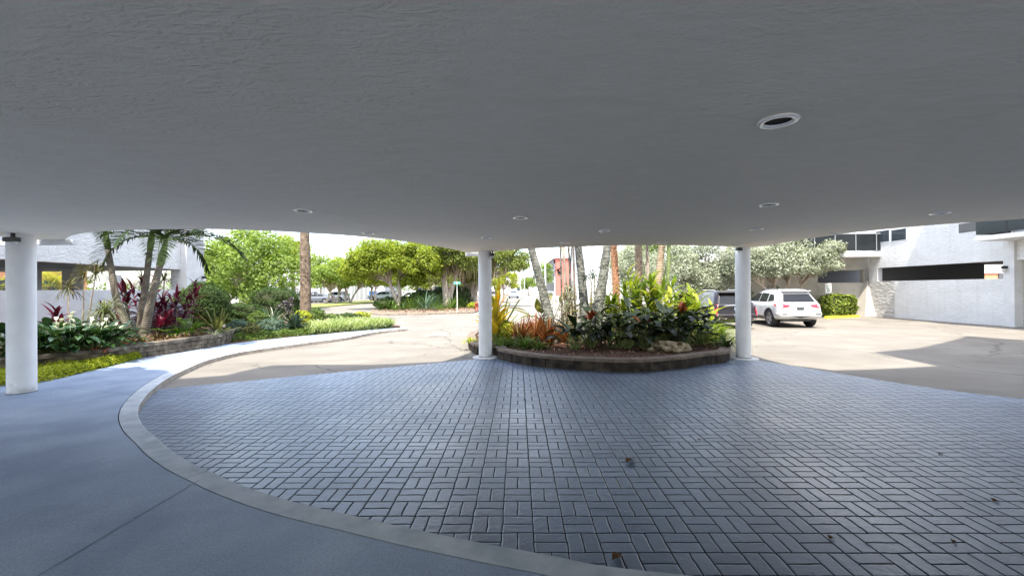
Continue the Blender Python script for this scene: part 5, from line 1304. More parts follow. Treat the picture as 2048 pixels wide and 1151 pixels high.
b = MB(); blades(b, 150, 0.75, 0.02, (-10, 88), (60, 150), 6, 0.03, 0.85, STRAP, 0.1); b.build('foliage', leafmat('grey green straps', [(0.12, 0.15, 0.07), (0.2, 0.23, 0.13)]), yt, smooth=True)
b = MB(); blades(b, 90, 0.6, 0.02, (-10, 80), (70, 150), 6, 0.03, 0.5, STRAP, 0.1); b.build('lower_foliage', leafmat('grey green straps low', [(0.10, 0.13, 0.06), (0.17, 0.2, 0.1)]), yt, smooth=True)
# burgundy cordylines
def ti(px, Y, label, h, canes=5, per=20, m=None, L=0.5, W=0.10, sp=0.35):
    return cane_plant('ti_plant', label, 'ti plant', B(px, Y, bz), m or G_RED, canes, per, h, L, W, (5, 80), (0.5, 1.4), 'red leaved ti plants in the left bed', LANCE, sp, 0.3, 0.35, M_BARK, 0.014)
ti(112, 11.6, 'burgundy ti plant rising above the peace lilies', 0.85, 2, 16, None, 0.55, 0.12, 0.1)
ti(268, 13.9, 'tall burgundy ti plant between the leaning palm and the middle palm', 1.7, 5, 14)
ti(292, 14.6, 'burgundy ti plant with crimson tips right behind the middle palm', 1.9, 4, 14, G_PINK)
ti(342, 14.2, 'burgundy ti plant right of the three palms', 1.35, 6, 14)
ti(358, 14.6, 'crimson ti plant before the rounded hedge', 1.55, 5, 14, G_PINK, 0.45, 0.10)
ti(232, 13.2, 'low dark ti plant behind the leaning palm trunk', 0.9, 5, 18, None, 0.45, 0.07)
ti(318, 13.4, 'small dark ti plant at the foot of the right palm', 0.8, 4, 18, None, 0.42, 0.08)
# boulders behind
def rock(px, Y, z, rad, label, m, sharp=0.22, name='boulder', seed=0):
    t = thing(name, label, 'boulder', B(px, Y, z)); r2 = np.random.default_rng(seed + int(px))
    bm = bmesh.new(); bmesh.ops.create_icosphere(bm, subdivisions=4, radius=1.0)
    ph = r2.random((6, 3)) * 6; fr = 1.5 + r2.random((6, 3)) * 4
    for v in bm.verts:
        q = np.array(v.co); s_ = 1 + sharp * sum(math.sin(fr[k] @ q + ph[k, 0]) / (1 + k * .6) for k in range(6)) * .5
        v.co = Vector((q[0] * rad[0] * s_, q[1] * rad[1] * s_, max(q[2] * rad[2] * s_ + rad[2] * .6, -0.05)))
    me = bpy.data.meshes.new('rock'); bm.to_mesh(me); bm.free(); me.materials.append(m)
    for p_ in me.polygons: p_.use_smooth = True
    o = bpy.data.objects.new('rock', me); C.objects.link(o); o.parent = t
M_GROCK = mottled('grey boulder', [(0.14, 0.15, 0.17), (0.28, 0.29, 0.31)], 3, 0.9, 0.6, 14, bdist=0.04)
M_LROCK = mottled('pitted limestone', [(0.08, 0.06, 0.035), (0.34, 0.28, 0.18), (0.50, 0.44, 0.32)], 7, 0.95, 1.0, 9, bdist=0.08, lo=0.38, hi=0.62)
rock(322, 15.0, bz - .1, (0.8, 0.7, 0.75), 'blue grey boulder behind the right palm trunk', M_GROCK)
rock(236, 14.6, bz - .1, (0.55, 0.5, 0.55), 'smaller grey boulder behind the leaning palm', M_GROCK)
# small plants on the bed
rosette('flame_bromeliad', 'bromeliad with coral red flame flower beside the leaning palm', 'bromeliad', B(247, 11.3, bz), G_FLAME, 34, 0.26, 0.055, (35, 88), (10, 60))
rosette('red_begonia', 'low orange red begonia at the wall edge below the lilies', 'begonia', B(192, 10.15, bz), G_FLAME, 50, 0.16, 0.05, (10, 80), (10, 80), r=0.2)
for k, (px, Y) in enumerate(((268, 11.4), (288, 11.6), (308, 11.8), (330, 12.1), (352, 12.4), (374, 12.8), (398, 13.2), (282, 12.1), (318, 12.6), (346, 13.0), (262, 11.9))):
    if k == 0:
        br0 = rosette('bromeliad', 'low mottled red green bromeliad along the top of the planter wall', 'bromeliad', B(px, Y, bz), G_BROM, 36, 0.30, 0.045, (15, 80), (20, 80), group='low bromeliads along the planter wall')
    else: dup(br0, B(px, Y, bz), rng.random() * 6, 0.8 + 0.5 * rng.random(), None)
fb = thing('fern_bush', 'bright green fern bush between the ti plants and the wall', 'fern', B(368, 13.6, bz))
b, rb = MB(), MB()
for k in range(26): frond(b, rb, (0.12 * rng.normal(), 0.12 * rng.normal(), 0), rng.random() * 6.28, R(20 + 60 * rng.random()), 0.75, 1.0, 18, 0.16, 0.03, 0.1, 0.2, 6, 0.006)
b.build('fronds', G_FERN, fb); rb.build('frond_stalks', M_STEM, fb)
rosette('spiky_agave', 'large olive agave rosette at the rounded end of the planter wall', 'agave', B(436, 13.9, bz), G_OLIVE, 34, 0.85, 0.11, (15, 85), (0, 40), 5, prof=LANCE)
rosette('white_bromeliad', 'pale spotted bromeliad at the foot of the olive agave', 'bromeliad', B(428, 13.4, bz), leafmat('pale bromeliad leaves', [(0.3, 0.34, 0.22), (0.5, 0.52, 0.4)], trans=.2), 26, 0.34, 0.04, (10, 75), (10, 60))
bush('round_hedge', 'large rounded dark green shrub at the end of the parking deck', 'shrub', B(407, 18.0, bz - 0.2), G_DARK, (0.95, 0.95, 1.02), 11000, 0.09, 0.04, rough_=0.05)
bush('round_hedge', 'mid green shrub behind the rounded one, below the deck lantern', 'shrub', B(380, 19.6, 0.2), G_MID, (0.9, 0.8, 0.85), 2600, 0.12, 0.06)

# ---------------------------------------------------------------- bed beyond the planter wall
cover = MB()
def cover_strip(name, px_front, px_back, n, z0, h, L, W, m, label, blade=False):
    A = spline([G(x, y, CURB_Z).to_2d() for x, y in px_front], 8); Bk = spline([G(x, y, CURB_Z).to_2d() for x, y in px_back], 8)
    t_ = rng.random(n); s_ = rng.random(n); ia = t_ * (len(A) - 1); k = np.minimum(ia.astype(int), len(A) - 2); fr = (ia - k)[:, None]
    a = A[k] * (1 - fr) + A[k + 1] * fr; ib = t_ * (len(Bk) - 1); k = np.minimum(ib.astype(int), len(Bk) - 2); fr = (ib - k)[:, None]; b_ = Bk[k] * (1 - fr) + Bk[k + 1] * fr
    q = a + (b_ - a) * s_[:, None]
    prof = np.minimum(1, np.minimum(s_, 1 - s_) * 7) ** 0.6
    lump = 0.85 + 0.2 * np.sin(q[:, 0] * 6.1) * np.cos(q[:, 1] * 5.3) + 0.1 * rng.normal(size=n)
    mb = MB()
    if blade:
        strips(mb, np.column_stack([q, np.full(n, z0)]), rng.random(n) * 6.28, R(50) + R(35) * rng.random(n), L * (0.7 + .5 * rng.random(n)), W, 0.9 + 1.0 * rng.random(n), 4, STRAP, 0.15)
    else:
        zz = z0 + h * prof * lump * (0.35 + 0.65 * rng.random(n) ** 0.4)
        leaves(mb, np.column_stack([q, zz]), np.array([0, 0, 0.7]) + 0.7 * rng.normal(size=(n, 3)), L * (.6 + .7 * rng.random(n)), W * (.6 + .7 * rng.random(n)))
    return stuff(mb.build(name, m), label)
cover_strip('ground_cover', [(-200, 796), (-60, 782), (0, 772), (80, 765), (180, 742), (245, 726), (292, 713)], [(-200, 765), (-60, 751), (0, 744), (80, 737), (180, 725), (245, 716), (300, 706)], 15000, CURB_Z, 0.20, 0.06, 0.04, G_LIME, 'clipped yellow green ground cover between the planter wall and the grey walkway')
soil_px = [(455, 688), (530, 679), (600, 672), (700, 662.5), (780, 656), (800, 652), (740, 640), (690, 633), (640, 628), (560, 630), (500, 640), (440, 652)]
setting(MB().prism([G(x, y, 0.11).to_2d() for x, y in soil_px], 0.0, 0.125).build('shrub_bed', M_MULCH))
cover_strip('ground_cover', [(462, 684), (530, 678.5), (600, 671.5), (632, 668.5)], [(500, 667), (560, 664), (600, 662), (640, 660)], 9000, CURB_Z, 0.25, 0.09, 0.045, G_MID, 'low trailing green cover along the far walkway')
cover_strip('lily_turf', [(618, 670), (680, 664), (740, 659.5), (785, 655)], [(622, 655), (680, 650), (720, 648), (770, 650)], 5200, CURB_Z, 0.3, 0.5, 0.03, G_VAR, 'striped lily turf along the far end of the walkway', True)
cover_strip('lime_cover', [(585, 666), (610, 669), (640, 667)], [(590, 657), (615, 656), (640, 656)], 2400, CURB_Z, 0.3, 0.09, 0.05, G_LIME, 'lime green cover at the middle of the far bed')
gz = 0.12
def bsh(px, Y, rad, n, m, label, L=0.12, W=0.06, name='shrub', box=False, group=None):
    return bush(name, label, 'shrub', B(px, Y, gz), m, rad, n, L, W, group, box)
bsh(553, 24.5, (1.25, 0.9, 0.92), 12000, G_DARK, 'tall dark clipped hedge block left of the date palm', 0.09, 0.05, box=True, name='clipped_hedge')
bsh(482, 22.5, (0.95, 0.6, 0.52), 7000, G_DARK, 'low dark clipped hedge left of the tall hedge block', 0.09, 0.05, box=True, name='clipped_hedge')
bsh(478, 15.8, (0.45, 0.4, 0.33), 1500, G_BLUE, 'blue green shrub just beyond the end of the planter wall', 0.13, 0.035)
bsh(503, 15.6, (0.26, 0.3, 0.27), 900, G_OLIVE, 'yellowish shrub in front of the blue green one', 0.12, 0.04)
bsh(540, 16.6, (0.5, 0.45, 0.32), 1700, G_BLUE, 'dark blue green shrub right of the yellowish one', 0.13, 0.035)
bsh(516, 18.0, (0.4, 0.35, 0.42), 1300, G_MID, 'light green shrub behind the blue green ones', 0.13, 0.05)
bsh(585, 17.4, (0.7, 0.35, 0.2), 1500, G_BLUE, 'low grey green shrub at the foot of the agave', 0.12, 0.03)
bsh(602, 21.0, (0.5, 0.4, 0.36), 1300, G_LIME, 'lime green shrub before the foot of the date palm', 0.12, 0.06)
bsh(632, 21.8, (0.42, 0.4, 0.40), 1300, G_MID, 'round green shrub right of the date palm', 0.12, 0.06)
bsh(664, 22.0, (0.7, 0.4, 0.24), 1800, G_MID, 'low green hedge right of the date palm', box=True, name='clipped_hedge')
bsh(698, 22.2, (0.62, 0.4, 0.25), 1600, G_DARK, 'low dark green hedge at the middle of the far bed', box=True, name='clipped_hedge')
bsh(722, 22.6, (0.4, 0.4, 0.27), 1100, G_LIME, 'low lime tipped hedge at the far end of the bed', box=True, name='clipped_hedge')
rosette('agave', 'dark spiky agave in front of the date palm', 'agave', B(590, 17.0, gz + 0.22), G_AGAVE, 46, 0.66, 0.08, (5, 88), (-5, 20), 4, prof=LANCE, gutter=0.3)
for (px, Y, lb_) in ((570, 18.2, 'coral pink bromeliad left of the dark agave'), (612, 18.6, 'coral pink bromeliad right of the dark agave'), (650, 19.5, 'pink bromeliad before the low green hedge'), (676, 19.8, 'pink bromeliad before the low dark hedge')):
    rosette('pink_bromeliad', lb_, 'bromeliad', B(px, Y, gz), G_FLAME, 36, 0.36, 0.05, (10, 70), (10, 50))
rosette('fountain_grass', 'dark fountain grass clump with pale plumes before the clipped hedge', 'grass clump', B(540, 19.5, gz), G_BLUE, 170, 1.25, 0.018, (45, 88), (30, 110), 6, r=0.22, prof=STRAP)
pg = thing('plume_grass', 'pale arching grass plumes above the dark fountain grass', 'grass clump', B(545, 19.3, gz))
b = MB(); blades(b, 14, 1.3, 0.02, (50, 85), (50, 120), 7, 0.2, 0, np.array([.2, .2, .2, .3, .8, 1, .7, .2])); b.build('plumes', leafmat('pale plumes', [(0.45, 0.42, 0.38), (0.6, 0.57, 0.52)], trans=.2), pg)
tree('purple_shrub_tree', 'small dark leaved tree with pale glints beside the date palm', B(572, 20.2, gz), [([(0, 0, 0), (0.03, 0, .3), (-.15, 0, .6)], .03, .02), ([(0, 0, 0), (0.1, 0, .35), (.2, 0, .65)], .03, .02)],
     [((0.05, 0, 1.0), (0.42, 0.4, 0.36), 12, 0.16)], leafmat('bronze leaves', [(0.02, 0.014, 0.02), (0.06, 0.05, 0.06), (0.3, 0.28, 0.28)], trans=.2), M_BARK, 0.12, 0.07, 40)
for i, (px, Y, r_) in enumerate(((458, 15.0, .22), (470, 15.3, .18), (575, 17.2, .3), (640, 18.8, .2))):
    rock(px, Y, gz - .05, (r_ * 1.3, r_, r_ * .55), ['small pale stone at the curved end of the planter wall', 'small pale stone beside the blue green shrub', 'flat pale stone left of the dark agave', 'pale stone at the foot of the lily turf'][i], M_LROCK, name='garden_stone')
# date palm with tall trunk
dpb = B(611, 22.6, gz); tz = 9.5
feather_palm('date_palm', 'tall date palm with rough brown trunk in the far bed', dpb, [(0, 0, -.1), (0.0, 0, .5), (0.0, 0, 2.5), (-0.03, 0, 5), (-.05, 0, tz)], 0.30, 0.21, 22, 3.2, G_PALM, M_DATE, droop=(0.9, 1.7), ll=0.45, nl=30)
sk = MB(); n = 260; th = rng.random(n) * 6.28; zz = rng.random(n) * 3.4
sk.n = 0; strips(sk, np.column_stack([np.cos(th) * .22, np.sin(th) * .22, zz + .1]), th, R(60), 0.17, 0.10, -0.4, 3, np.array([1, .9, .6, .2]), 0.2)
o = sk.build('leaf_bases', M_DATE, bpy.data.objects['date_palm'])

# ---------------------------------------------------------------- island planting
iz = 0.22
def trunk_palm(name, label, px0, py0, px1, py1, Y, r0, r1, m, nf=10, Lf=2.0, zext=5.6, dy=0.3, cat='palm', moss=0, group=None):
    b0 = B(px0, Y, iz); a = P(px0, py0, Y); c_ = P(px1, py1, Y + dy)
    d = c_ - a; k = (zext - a.z) / d.z; e = a + d * k
    rel = lambda q: (q.x - b0.x, q.y - b0.y, q.z - b0.z)
    m0 = a + d * 0.5 + Vector((0.015, 0, 0))
    path = [(a.x - b0.x + (a.x - c_.x) * .15, 0, -0.05), rel(a + d * .12), rel(m0), rel(c_), rel(e)]
    t = feather_palm(name, label, b0, path, r0, r1, nf, Lf, G_PALM, m, cat, None, group, (-10, 70), (1.0, 1.8), 0.4, 0.035, 26)
    if moss:
        n = moss; s_ = rng.random(n); P0 = np.array(rel(a + d * .02)); P1 = np.array(rel(a + d * .75)); th = rng.random(n) * 6.28
        rr = r0 * 1.0
        pos = P0 + (P1 - P0) * s_[:, None] + np.column_stack([np.cos(th) * rr, np.sin(th) * rr, np.zeros(n)])
        b = MB(); leaves(b, pos, np.column_stack([np.cos(th), np.sin(th), 0.3 * np.ones(n)]) + .4 * rng.normal(size=(n, 3)), 0.05, 0.03)
        stuff(b.build('lichen', leafmat('grey green lichen', [(0.10, 0.12, 0.07), (0.22, 0.25, 0.17), (0.36, 0.38, 0.30)], trans=.1), t))
    return t
g_ = 'palm trunks rising from the island'
trunk_palm('island_palm', 'smooth grey palm trunk leaning left, first on the left of the island', 1103, 655, 1063, 497, 13.0, 0.17, 0.095, M_GTRUNK, moss=420, group=g_)
trunk_palm('island_palm', 'grey palm trunk with white bulging foot in the middle of the island', 1171, 640, 1156, 490, 13.2, 0.16, 0.10, M_GTRUNK, moss=120, group=g_)
trunk_palm('island_palm', 'lichen covered palm trunk leaning right, with the broad swollen foot', 1192, 640, 1215, 490, 12.6, 0.19, 0.10, M_GTRUNK, moss=480, group=g_)
trunk_palm('island_palm', 'rusty brown fibrous palm trunk behind the lichen covered one', 1233, 600, 1227, 490, 17.0, 0.15, 0.13, M_RTRUNK, group=g_)
trunk_palm('island_palm', 'broad tan palm trunk above the yellow ginger leaves', 1277, 600, 1277, 490, 17.5, 0.17, 0.14, M_TTRUNK, group=g_)
trunk_palm('island_palm', 'thin dark palm trunk right of the broad tan one', 1296, 600, 1294, 490, 16.0, 0.07, 0.06, M_BARK, nf=7, Lf=1.5, group=g_)
trunk_palm('island_palm', 'ringed tan palm trunk right of the thin dark one', 1311, 600, 1324, 490, 15.0, 0.14, 0.11, M_TTRUNK, group=g_)
trunk_palm('island_palm', 'thin dark green trunk, rightmost of the island trunks', 1333, 600, 1338, 490, 14.6, 0.075, 0.06, M_STEM, nf=7, Lf=1.5, group=g_)
# clustered canes
cl = thing('cane_cluster', 'cluster of thin brown canes hung with lichen between the grey trunks', 'canes', B(1138, 13.4, iz))
for k, (x0, x1, r_) in enumerate(((1126, 1121, .035), (1134, 1128, .04), (1141, 1138, .03), (1148, 1136, .03), (1152, 1147, .035), (1145, 1122, .025), (1130, 1143, .022))):
    q0 = B(x0, 13.4 + .1 * (k % 3), iz); q1 = P(x1, 490, 13.4); dd = q1 - q0
    MB().tube([(q0 - Vector(cl.location)), (q0 + dd * .5 + Vector((.03 * rng.normal(), 0, 0)) - Vector(cl.location)), (q0 + dd * 2.0 - Vector(cl.location))], [r_ * 1.2, r_, r_ * .8], 7).build('cane', [M_GTRUNK, M_BARK, M_BARKP][k % 3], cl, smooth=True)
n = 700; b = MB(); zz = rng.random(n) * 1.7; xx = 0.2 * rng.normal(size=n) * (1.1 - zz / 3)
leaves(b, np.column_stack([xx, -.05 + .12 * rng.normal(size=n), zz]), rng.normal(size=(n, 3)) + [0, -1, .3], .075, .04); stuff(b.build('lichen', leafmat('pale hanging lichen', [(0.10, 0.13, 0.06), (0.26, 0.3, 0.19), (0.42, 0.43, 0.34)], trans=.2), cl))
n = 90; b = MB(); strips(b, np.column_stack([.16 * rng.normal(size=n), -.06 + .1 * rng.normal(size=n), .7 + 1.2 * rng.random(n)]), rng.random(n) * 6.28, R(-75), .5, .02, .2, 4, STRAP); b.build('hanging_roots', G_STRAW, cl)
# air plants on the trunks
for (px, py, Y, lb_, s_) in ((1171, 556, 13.0, 'dark air plant clasping the white footed grey trunk', 1.0), (1186, 548, 12.3, 'small dark air plant on the lichen covered trunk', .7), (1116, 541, 12.9, 'small grey air plant on the thin canes', .6)):
    q = P(px, py, Y - .2); rosette('air_plant', lb_, 'air plant', (q.x, q.y, q.z), G_AGAVE, 30, 0.34 * s_, 0.03, (-40, 80), (20, 90), 5, r=.03, prof=LANCE)
# orange bromeliads
def orange(px, Y, s, n, lb_): return rosette('orange_bromeliad', lb_, 'bromeliad', B(px, Y, iz), G_ORNG, int(n * 1.4), 0.80 * s, 0.04, (38, 88), (-5, 35), 5, 'orange bromeliads at the left of the island', 0.07, LANCE)
orange(1040, 12.4, .95, 60, 'upright orange bromeliad nearest the island corner column')
orange(1068, 12.9, 1.05, 60, 'upright orange red bromeliad in the middle of its group')
orange(1098, 12.3, .95, 60, 'orange yellow bromeliad at the foot of the leaning grey palm')
orange(1083, 13.5, 1.05, 50, 'red bromeliad at the back of its group behind the others')
orange(1125, 12.8, .8, 50, 'dark orange bromeliad beside the thin canes')
def strap(px, Y, L, n, m, lb_, name='spider_lily', el=(25, 85), dr=(50, 130), W=.035): return rosette(name, lb_, 'lily clump', B(px, Y, iz), m, n, L, W, el, dr, 6, None, 0.12, STRAP)
strap(1050, 11.7, .55, 90, G_STRAP, 'low green lily clump in front of the orange bromeliads')
strap(1020, 12.2, .5, 80, G_STRAP, 'low green lily clump right beside the island corner column')
strap(1078, 11.5, .45, 60, G_STRAP, 'small green lily clump at the island wall, left of the dark broad leaves')
strap(1002, 11.9, .45, 60, G_MID, 'dark green lily clump hugging the island corner column')
strap(942, 12.9, .35, 50, G_LIME, 'small yellow green tuft left of the island corner column')
strap(1416, 12.7, .95, 170, G_SUNSTRAP, 'broad green lily clump at the right end of the island')
strap(1436, 12.9, .9, 140, G_SUNSTRAP, 'green lily clump beside the column by the black car')
strap(1402, 12.3, .8, 110, G_VAR, 'pale green lily clump behind the broad one at the right end')
strap(1452, 11.4, .5, 70, G_DARK, 'dark thin lily clump at the very right tip of the island wall')
# croton / ti at the column
cane_plant('croton', 'tall yellow orange croton right of the island corner column', 'croton', B(996, 13.0, iz), G_CROT, 3, 11, 1.35, 0.75, 0.16, (30, 84), (0.1, 0.6), None, LANCE, 0.18, 0.12, 0.3)
cane_plant('croton', 'yellow leaved croton peeping out left of the island corner column', 'croton', B(958, 14.0, iz), G_CROT, 1, 5, 1.0, 0.55, 0.10, (10, 60), (0.4, 1.0), None, LANCE, 0.1, 0.2, 0.5)
bush('light_shrub', 'light yellow green shrub low beside the island corner column', 'shrub', B(1004, 13.2, iz), G_LIME, (0.38, 0.32, 0.34), 900, 0.14, 0.07, core=0)
rosette('cardboard_grass', 'stiff dark bladed plant leaning over the street side of the island', 'bladed plant', B(1000, 13.6, iz + .2), G_STRAP, 14, 1.3, 0.06, (25, 65), (0, 20), 4, prof=LANCE)
# big olive leaves behind the leaning trunk
broad_plant('bird_of_paradise', 'plant with very large olive leaves behind the leaning grey palm', 'large leaved plant', B(1098, 14.4, iz), G_OLIVE, 15, 1.15, 0.85, 0.26, (40, 86), (0.0, 0.7), None, 0.15, LANCE, prad=.014)
ofl = thing('orchid', 'pale lilac orchid flowers beside the large olive leaves', 'orchid', B(1104, 13.6, 1.35))
for (ox, oz) in ((-.1, .1), (.08, .14), (-.03, -.08), (.1, -.12)):
    b = MB(); a = np.arange(5) * 1.2566 + rng.random(); strips(b, np.tile([ox, -.06, oz], (5, 1)), np.where(np.cos(a) > 0, 0.2, 2.94), np.sin(a) * 1.2, .075, .055, .2, 4, LEAFP); b.build('flower', G_LILAC, ofl)
MB().tube([(0, .05, -1.1), (.02, .02, -.5), (0, 0, .1)], .008, 5).build('stem', M_STEM, ofl)
# dark broad leaves along the front
def phil(px, Y, n, h, lb_, L=0.52, W=0.20): return broad_plant('broad_leaf_plant', lb_, 'broad leaved plant', B(px, Y, iz), G_PHIL, n, h, L, W, (40, 88), (0.4, 1.6), 'dark broad leaved plants along the island front', 0.14, LEAFP, prad=.011)
phil(1150, 11.35, 30, 0.62, 'low dark broad leaved plant at the left of the front row')
phil(1180, 11.7, 32, 0.85, 'dark broad leaved plant in front of the white footed trunk')
phil(1226, 11.6, 26, 0.75, 'dark broad leaved plant left of the gap in the front row')
phil(1275, 11.9, 38, 1.0, 'tall dark broad leaved plant in the middle of the front row')
phil(1318, 11.7, 38, 1.0, 'tall dark broad leaved plant behind the limestone rock')
phil(1362, 11.6, 40, 0.9, 'dark broad leaved plant right of the limestone rock')
phil(1384, 12.0, 24, 0.7, 'dark broad leaved plant nearest the green lily clumps')
phil(1250, 11.5, 30, 0.8, 'dark broad leaved plant filling the left of the tall middle one')
phil(1340, 12.2, 36, 1.05, 'dark broad leaved plant massed above the limestone rock', .58, .23)
phil(1295, 11.35, 26, 0.7, 'low dark broad leaved plant left of the limestone rock')
phil(1300, 12.6, 26, 1.1, 'tallest dark broad leaved plant at the back of the front row')
for (px, Y, z_, lb_) in ((1180, 11.5, 1.0, 'dull red leaf rosette above the front row on the left'), (1283, 11.5, 0.85, 'dull red leaf rosette in the middle of the front row'), (1365, 11.6, 1.15, 'dull red leaf rosette high on the right of the front row')):
    rosette('red_rosette', lb_, 'red leaved plant', B(px, Y, z_), leafmat('dull red leaves', [(0.09, 0.02, 0.012), (0.16, 0.035, 0.015)], trans=.3), 9, 0.3, 0.13, (30, 88), (10, 70), 5, prof=LEAFP, stem=.02)
# sunlit ginger
def ging(px, Y, h, lb_, canes=9, per=12, L=.62, W=.13): return cane_plant('shell_ginger', lb_, 'ginger', B(px, Y, iz), G_GING, canes, per, h, L, W, (15, 75), (0.6, 1.5), 'yellow variegated ginger in the island', LANCE, .35, .35, .3)
ging(1285, 13.8, 1.95, 'yellow green ginger standing highest before the broad tan trunk')
ging(1243, 14.2, 1.5, 'yellow green ginger right of the lichen covered trunk')
ging(1356, 13.3, 1.45, 'bright yellow ginger arching right of the ringed tan trunk')
ging(1393, 13.1, 1.0, 'pale yellow ginger arching in front of the black car', 5, 9, .7, .12)
ging(1325, 14.0, 1.7, 'yellow green ginger at the foot of the ringed tan trunk')
ging(1215, 14.6, 1.2, 'yellow green ginger low behind the lichen covered trunk', 6)
cane_plant('rust_plume_plant', 'thin plant with rusty plumes beside the lichen covered trunk', 'plume plant', B(1184, 14.0, iz), leafmat('rusty plumes', [(0.30, 0.18, 0.06), (0.42, 0.32, 0.14)], trans=.3), 3, 40, 2.0, 0.18, 0.02, (40, 80), (.2, .8), None, LANCE, .12, .1, .5)
strap(1150, 13.6, .6, 60, G_LIME, 'lime strap leaved clump behind the front row', 'strap_clump')
strap(1235, 13.4, .6, 60, G_STRAP, 'green strap leaved clump in the gap of the front row', 'strap_clump')
strap(1340, 13.2, .6, 60, G_STRAP, 'green strap leaved clump behind the limestone rock', 'strap_clump')
rock(1341, 10.95, iz - .02, (0.50, 0.26, 0.17), 'pitted cream limestone rock at the front of the island', M_LROCK, 0.3, 'limestone_rock')

# ---------------------------------------------------------------- trees beyond the lot
def TC(px, py, Y, base): q = P(px, py, Y); return (q.x - base.x, q.y - base.y, q.z - base.z)
s36 = 36 / 850
b0 = B(500, 36)
tree('broad_tree', 'large light green tree filling the view left of the date palm', b0, [([(0, 0, 0), (.1, 0, 1.5), (0, 0, 3.2)], .3, .18)],
     [((0, 0, 3.9), (4.4, 3.4, 3.4), 95, 1.05), ((-.5, -.5, 1.5), (3.8, 2.6, 1.2), 34, .8)], G_TREE1, M_BARK, .26, .15, 150)
b0 = B(585, 40)
tree('broad_tree', 'yellowish green tree top rising just left of the date palm', b0, [([(0, 0, 0), (.1, 0, 2), (0, 0, 4.2)], .25, .12)], [((0, 0, 5.0), (2.1, 2, 2.2), 40, .75)], G_YELL, M_BARK, .24, .14, 130)
b0 = B(425, 44)
tree('broad_tree', 'mid green tree beside the parking deck end pier', b0, [([(0, 0, 0), (.1, 0, 2), (0, 0, 4.2)], .25, .12)], [((0, 0, 4.2), (3.2, 2.6, 3.2), 60, .95)], G_MID, M_BARK, .26, .15, 140)
for (px, Y, path2, cr, m, lb_, nm) in (
    (651, 56, [[(0, 0, 0), (.5, 0, 1.1), (1.0, 0, 2.4)]], [((0.2, 0, 3.6), (3.4, 2.4, 1.9), 70, .8)], G_TREE1, 'leaning street tree with pale trunk right of the date palm', 'street_tree'),
    (673, 57, [[(0, 0, 0), (-.6, 0, 1.0), (-1.1, 0, 2.2)], [(0, 0, 0), (.3, 0, 1.0), (.5, 0, 2.2)]], [((.2, 0, 3.8), (3.0, 2.4, 1.8), 64, .8)], G_YELL, 'thin forked street tree before the white car', 'street_tree'),
    (700, 58, [[(0, 0, 0), (-.3, 0, 1.2), (-.9, 0, 2.6)], [(0, 0, 0), (.5, 0, 1.0), (1.7, 0, 2.7)]], [((0.6, 0, 4.0), (3.8, 2.6, 1.7), 84, .8)], G_YELL, 'stout forked street tree right of the green dumpster', 'street_tree'),
    (752, 58, [[(0, 0, 0), (-.2, 0, 1.4), (.3, 0, 2.9)]], [((0.4, 0, 3.6), (3.4, 2.4, 1.6), 70, .8)], G_YELL, 'small street tree before the blue dumpster', 'street_tree'),
    (640, 66, [[(0, 0, 0), (.1, 0, 2), (0, 0, 4)]], [((1.4, 0, 4.6), (3.6, 2.4, 3.0), 90, .9)], G_TREE1, 'taller green tree behind the street trees, right of the date palm', 'street_tree')):
    tree(nm, lb_, B(px, Y, .1), [(p, .16, .06) for p in path2], cr, m, M_BARKP, .26, .15, 120, 'street trees on the verge', limbs=.7)
for (px, Y, z_, rx, rz, m, lb_) in ((690, 68, 4.0, 4.0, 2.2, G_TREE1, 'light green tree far behind the green dumpster'), (742, 70, 4.2, 4.2, 2.2, G_YELL, 'yellow green tree far behind the blue dumpster'), (800, 72, 4.2, 4.4, 2.6, G_TREE1, 'light green tree far behind the twin trunked median tree'),
    (860, 66, 4.0, 3.6, 2.8, G_YELL, 'yellow green tree far behind the low fan palms'), (915, 70, 4.0, 3.8, 2.8, G_TREE1, 'light green tree far behind the street sign'), (968, 74, 4.2, 3.6, 2.8, G_MID, 'mid green tree far behind the white column')):
    tree('background_tree', lb_, B(px, Y), [([(0, 0, 0), (.1, 0, 1.4), (0, 0, 3.0)], .2, .1)], [((0, 0, z_), (rx, 2.4, rz), 62, 1.0)], m, M_BARKP, .34, .2, 110, 'background trees across the street')
b0 = B(793, 40, .1)
tree('median_tree', 'big yellow green tree with twin trunks in the middle of the median', b0, [([(0, 0, 0), (-.15, 0, 1.2), (-.55, 0, 2.2), (-.6, 0, 4.0)], .22, .10), ([(.1, 0, 0), (.3, 0, 1.3), (.25, 0, 2.6), (.5, 0, 4.4)], .2, .10)],
     [((-.9, 0, 4.5), (3.7, 2.8, 1.8), 120, .85), ((2.2, 0, 4.6), (2.3, 2.2, 1.7), 66, .75), ((-3.4, 0, 3.6), (1.8, 1.6, 1.2), 34, .65), ((1.5, .5, 2.9), (1.6, 1.2, .9), 20, .55)], G_YELL, M_BARKP, .24, .14, 135, limbs=.8)
b0 = B(893, 41, .1)
pts = [(rng.normal() * 1.5 + .4, rng.normal() * .8, 3.2 + 1.6 * rng.random()) for _ in range(230)]
tree('banyan_tree', 'banyan with pale fluted trunk and hanging roots behind the street sign', b0, [([(0, 0, 0), (-.05, 0, 1.4), (-.2, 0, 2.6), (-.3, 0, 4.2)], .42, .18), ([(.25, 0, 0), (.35, .1, 1.2), (.8, 0, 2.7), (1.2, 0, 4.2)], .32, .14)],
     [((.3, 0, 5.0), (3.2, 2.6, 1.7), 90, .85)], G_OLIVB, M_BARKP, .24, .14, 130, moss=(G_STRAW, pts, 1.3), limbs=.7)
b0 = B(943, 44, .1)
pts = [(rng.normal() * 2.0 + 1.2, rng.normal() * .8, 3.0 + 2.2 * rng.random()) for _ in range(330)]
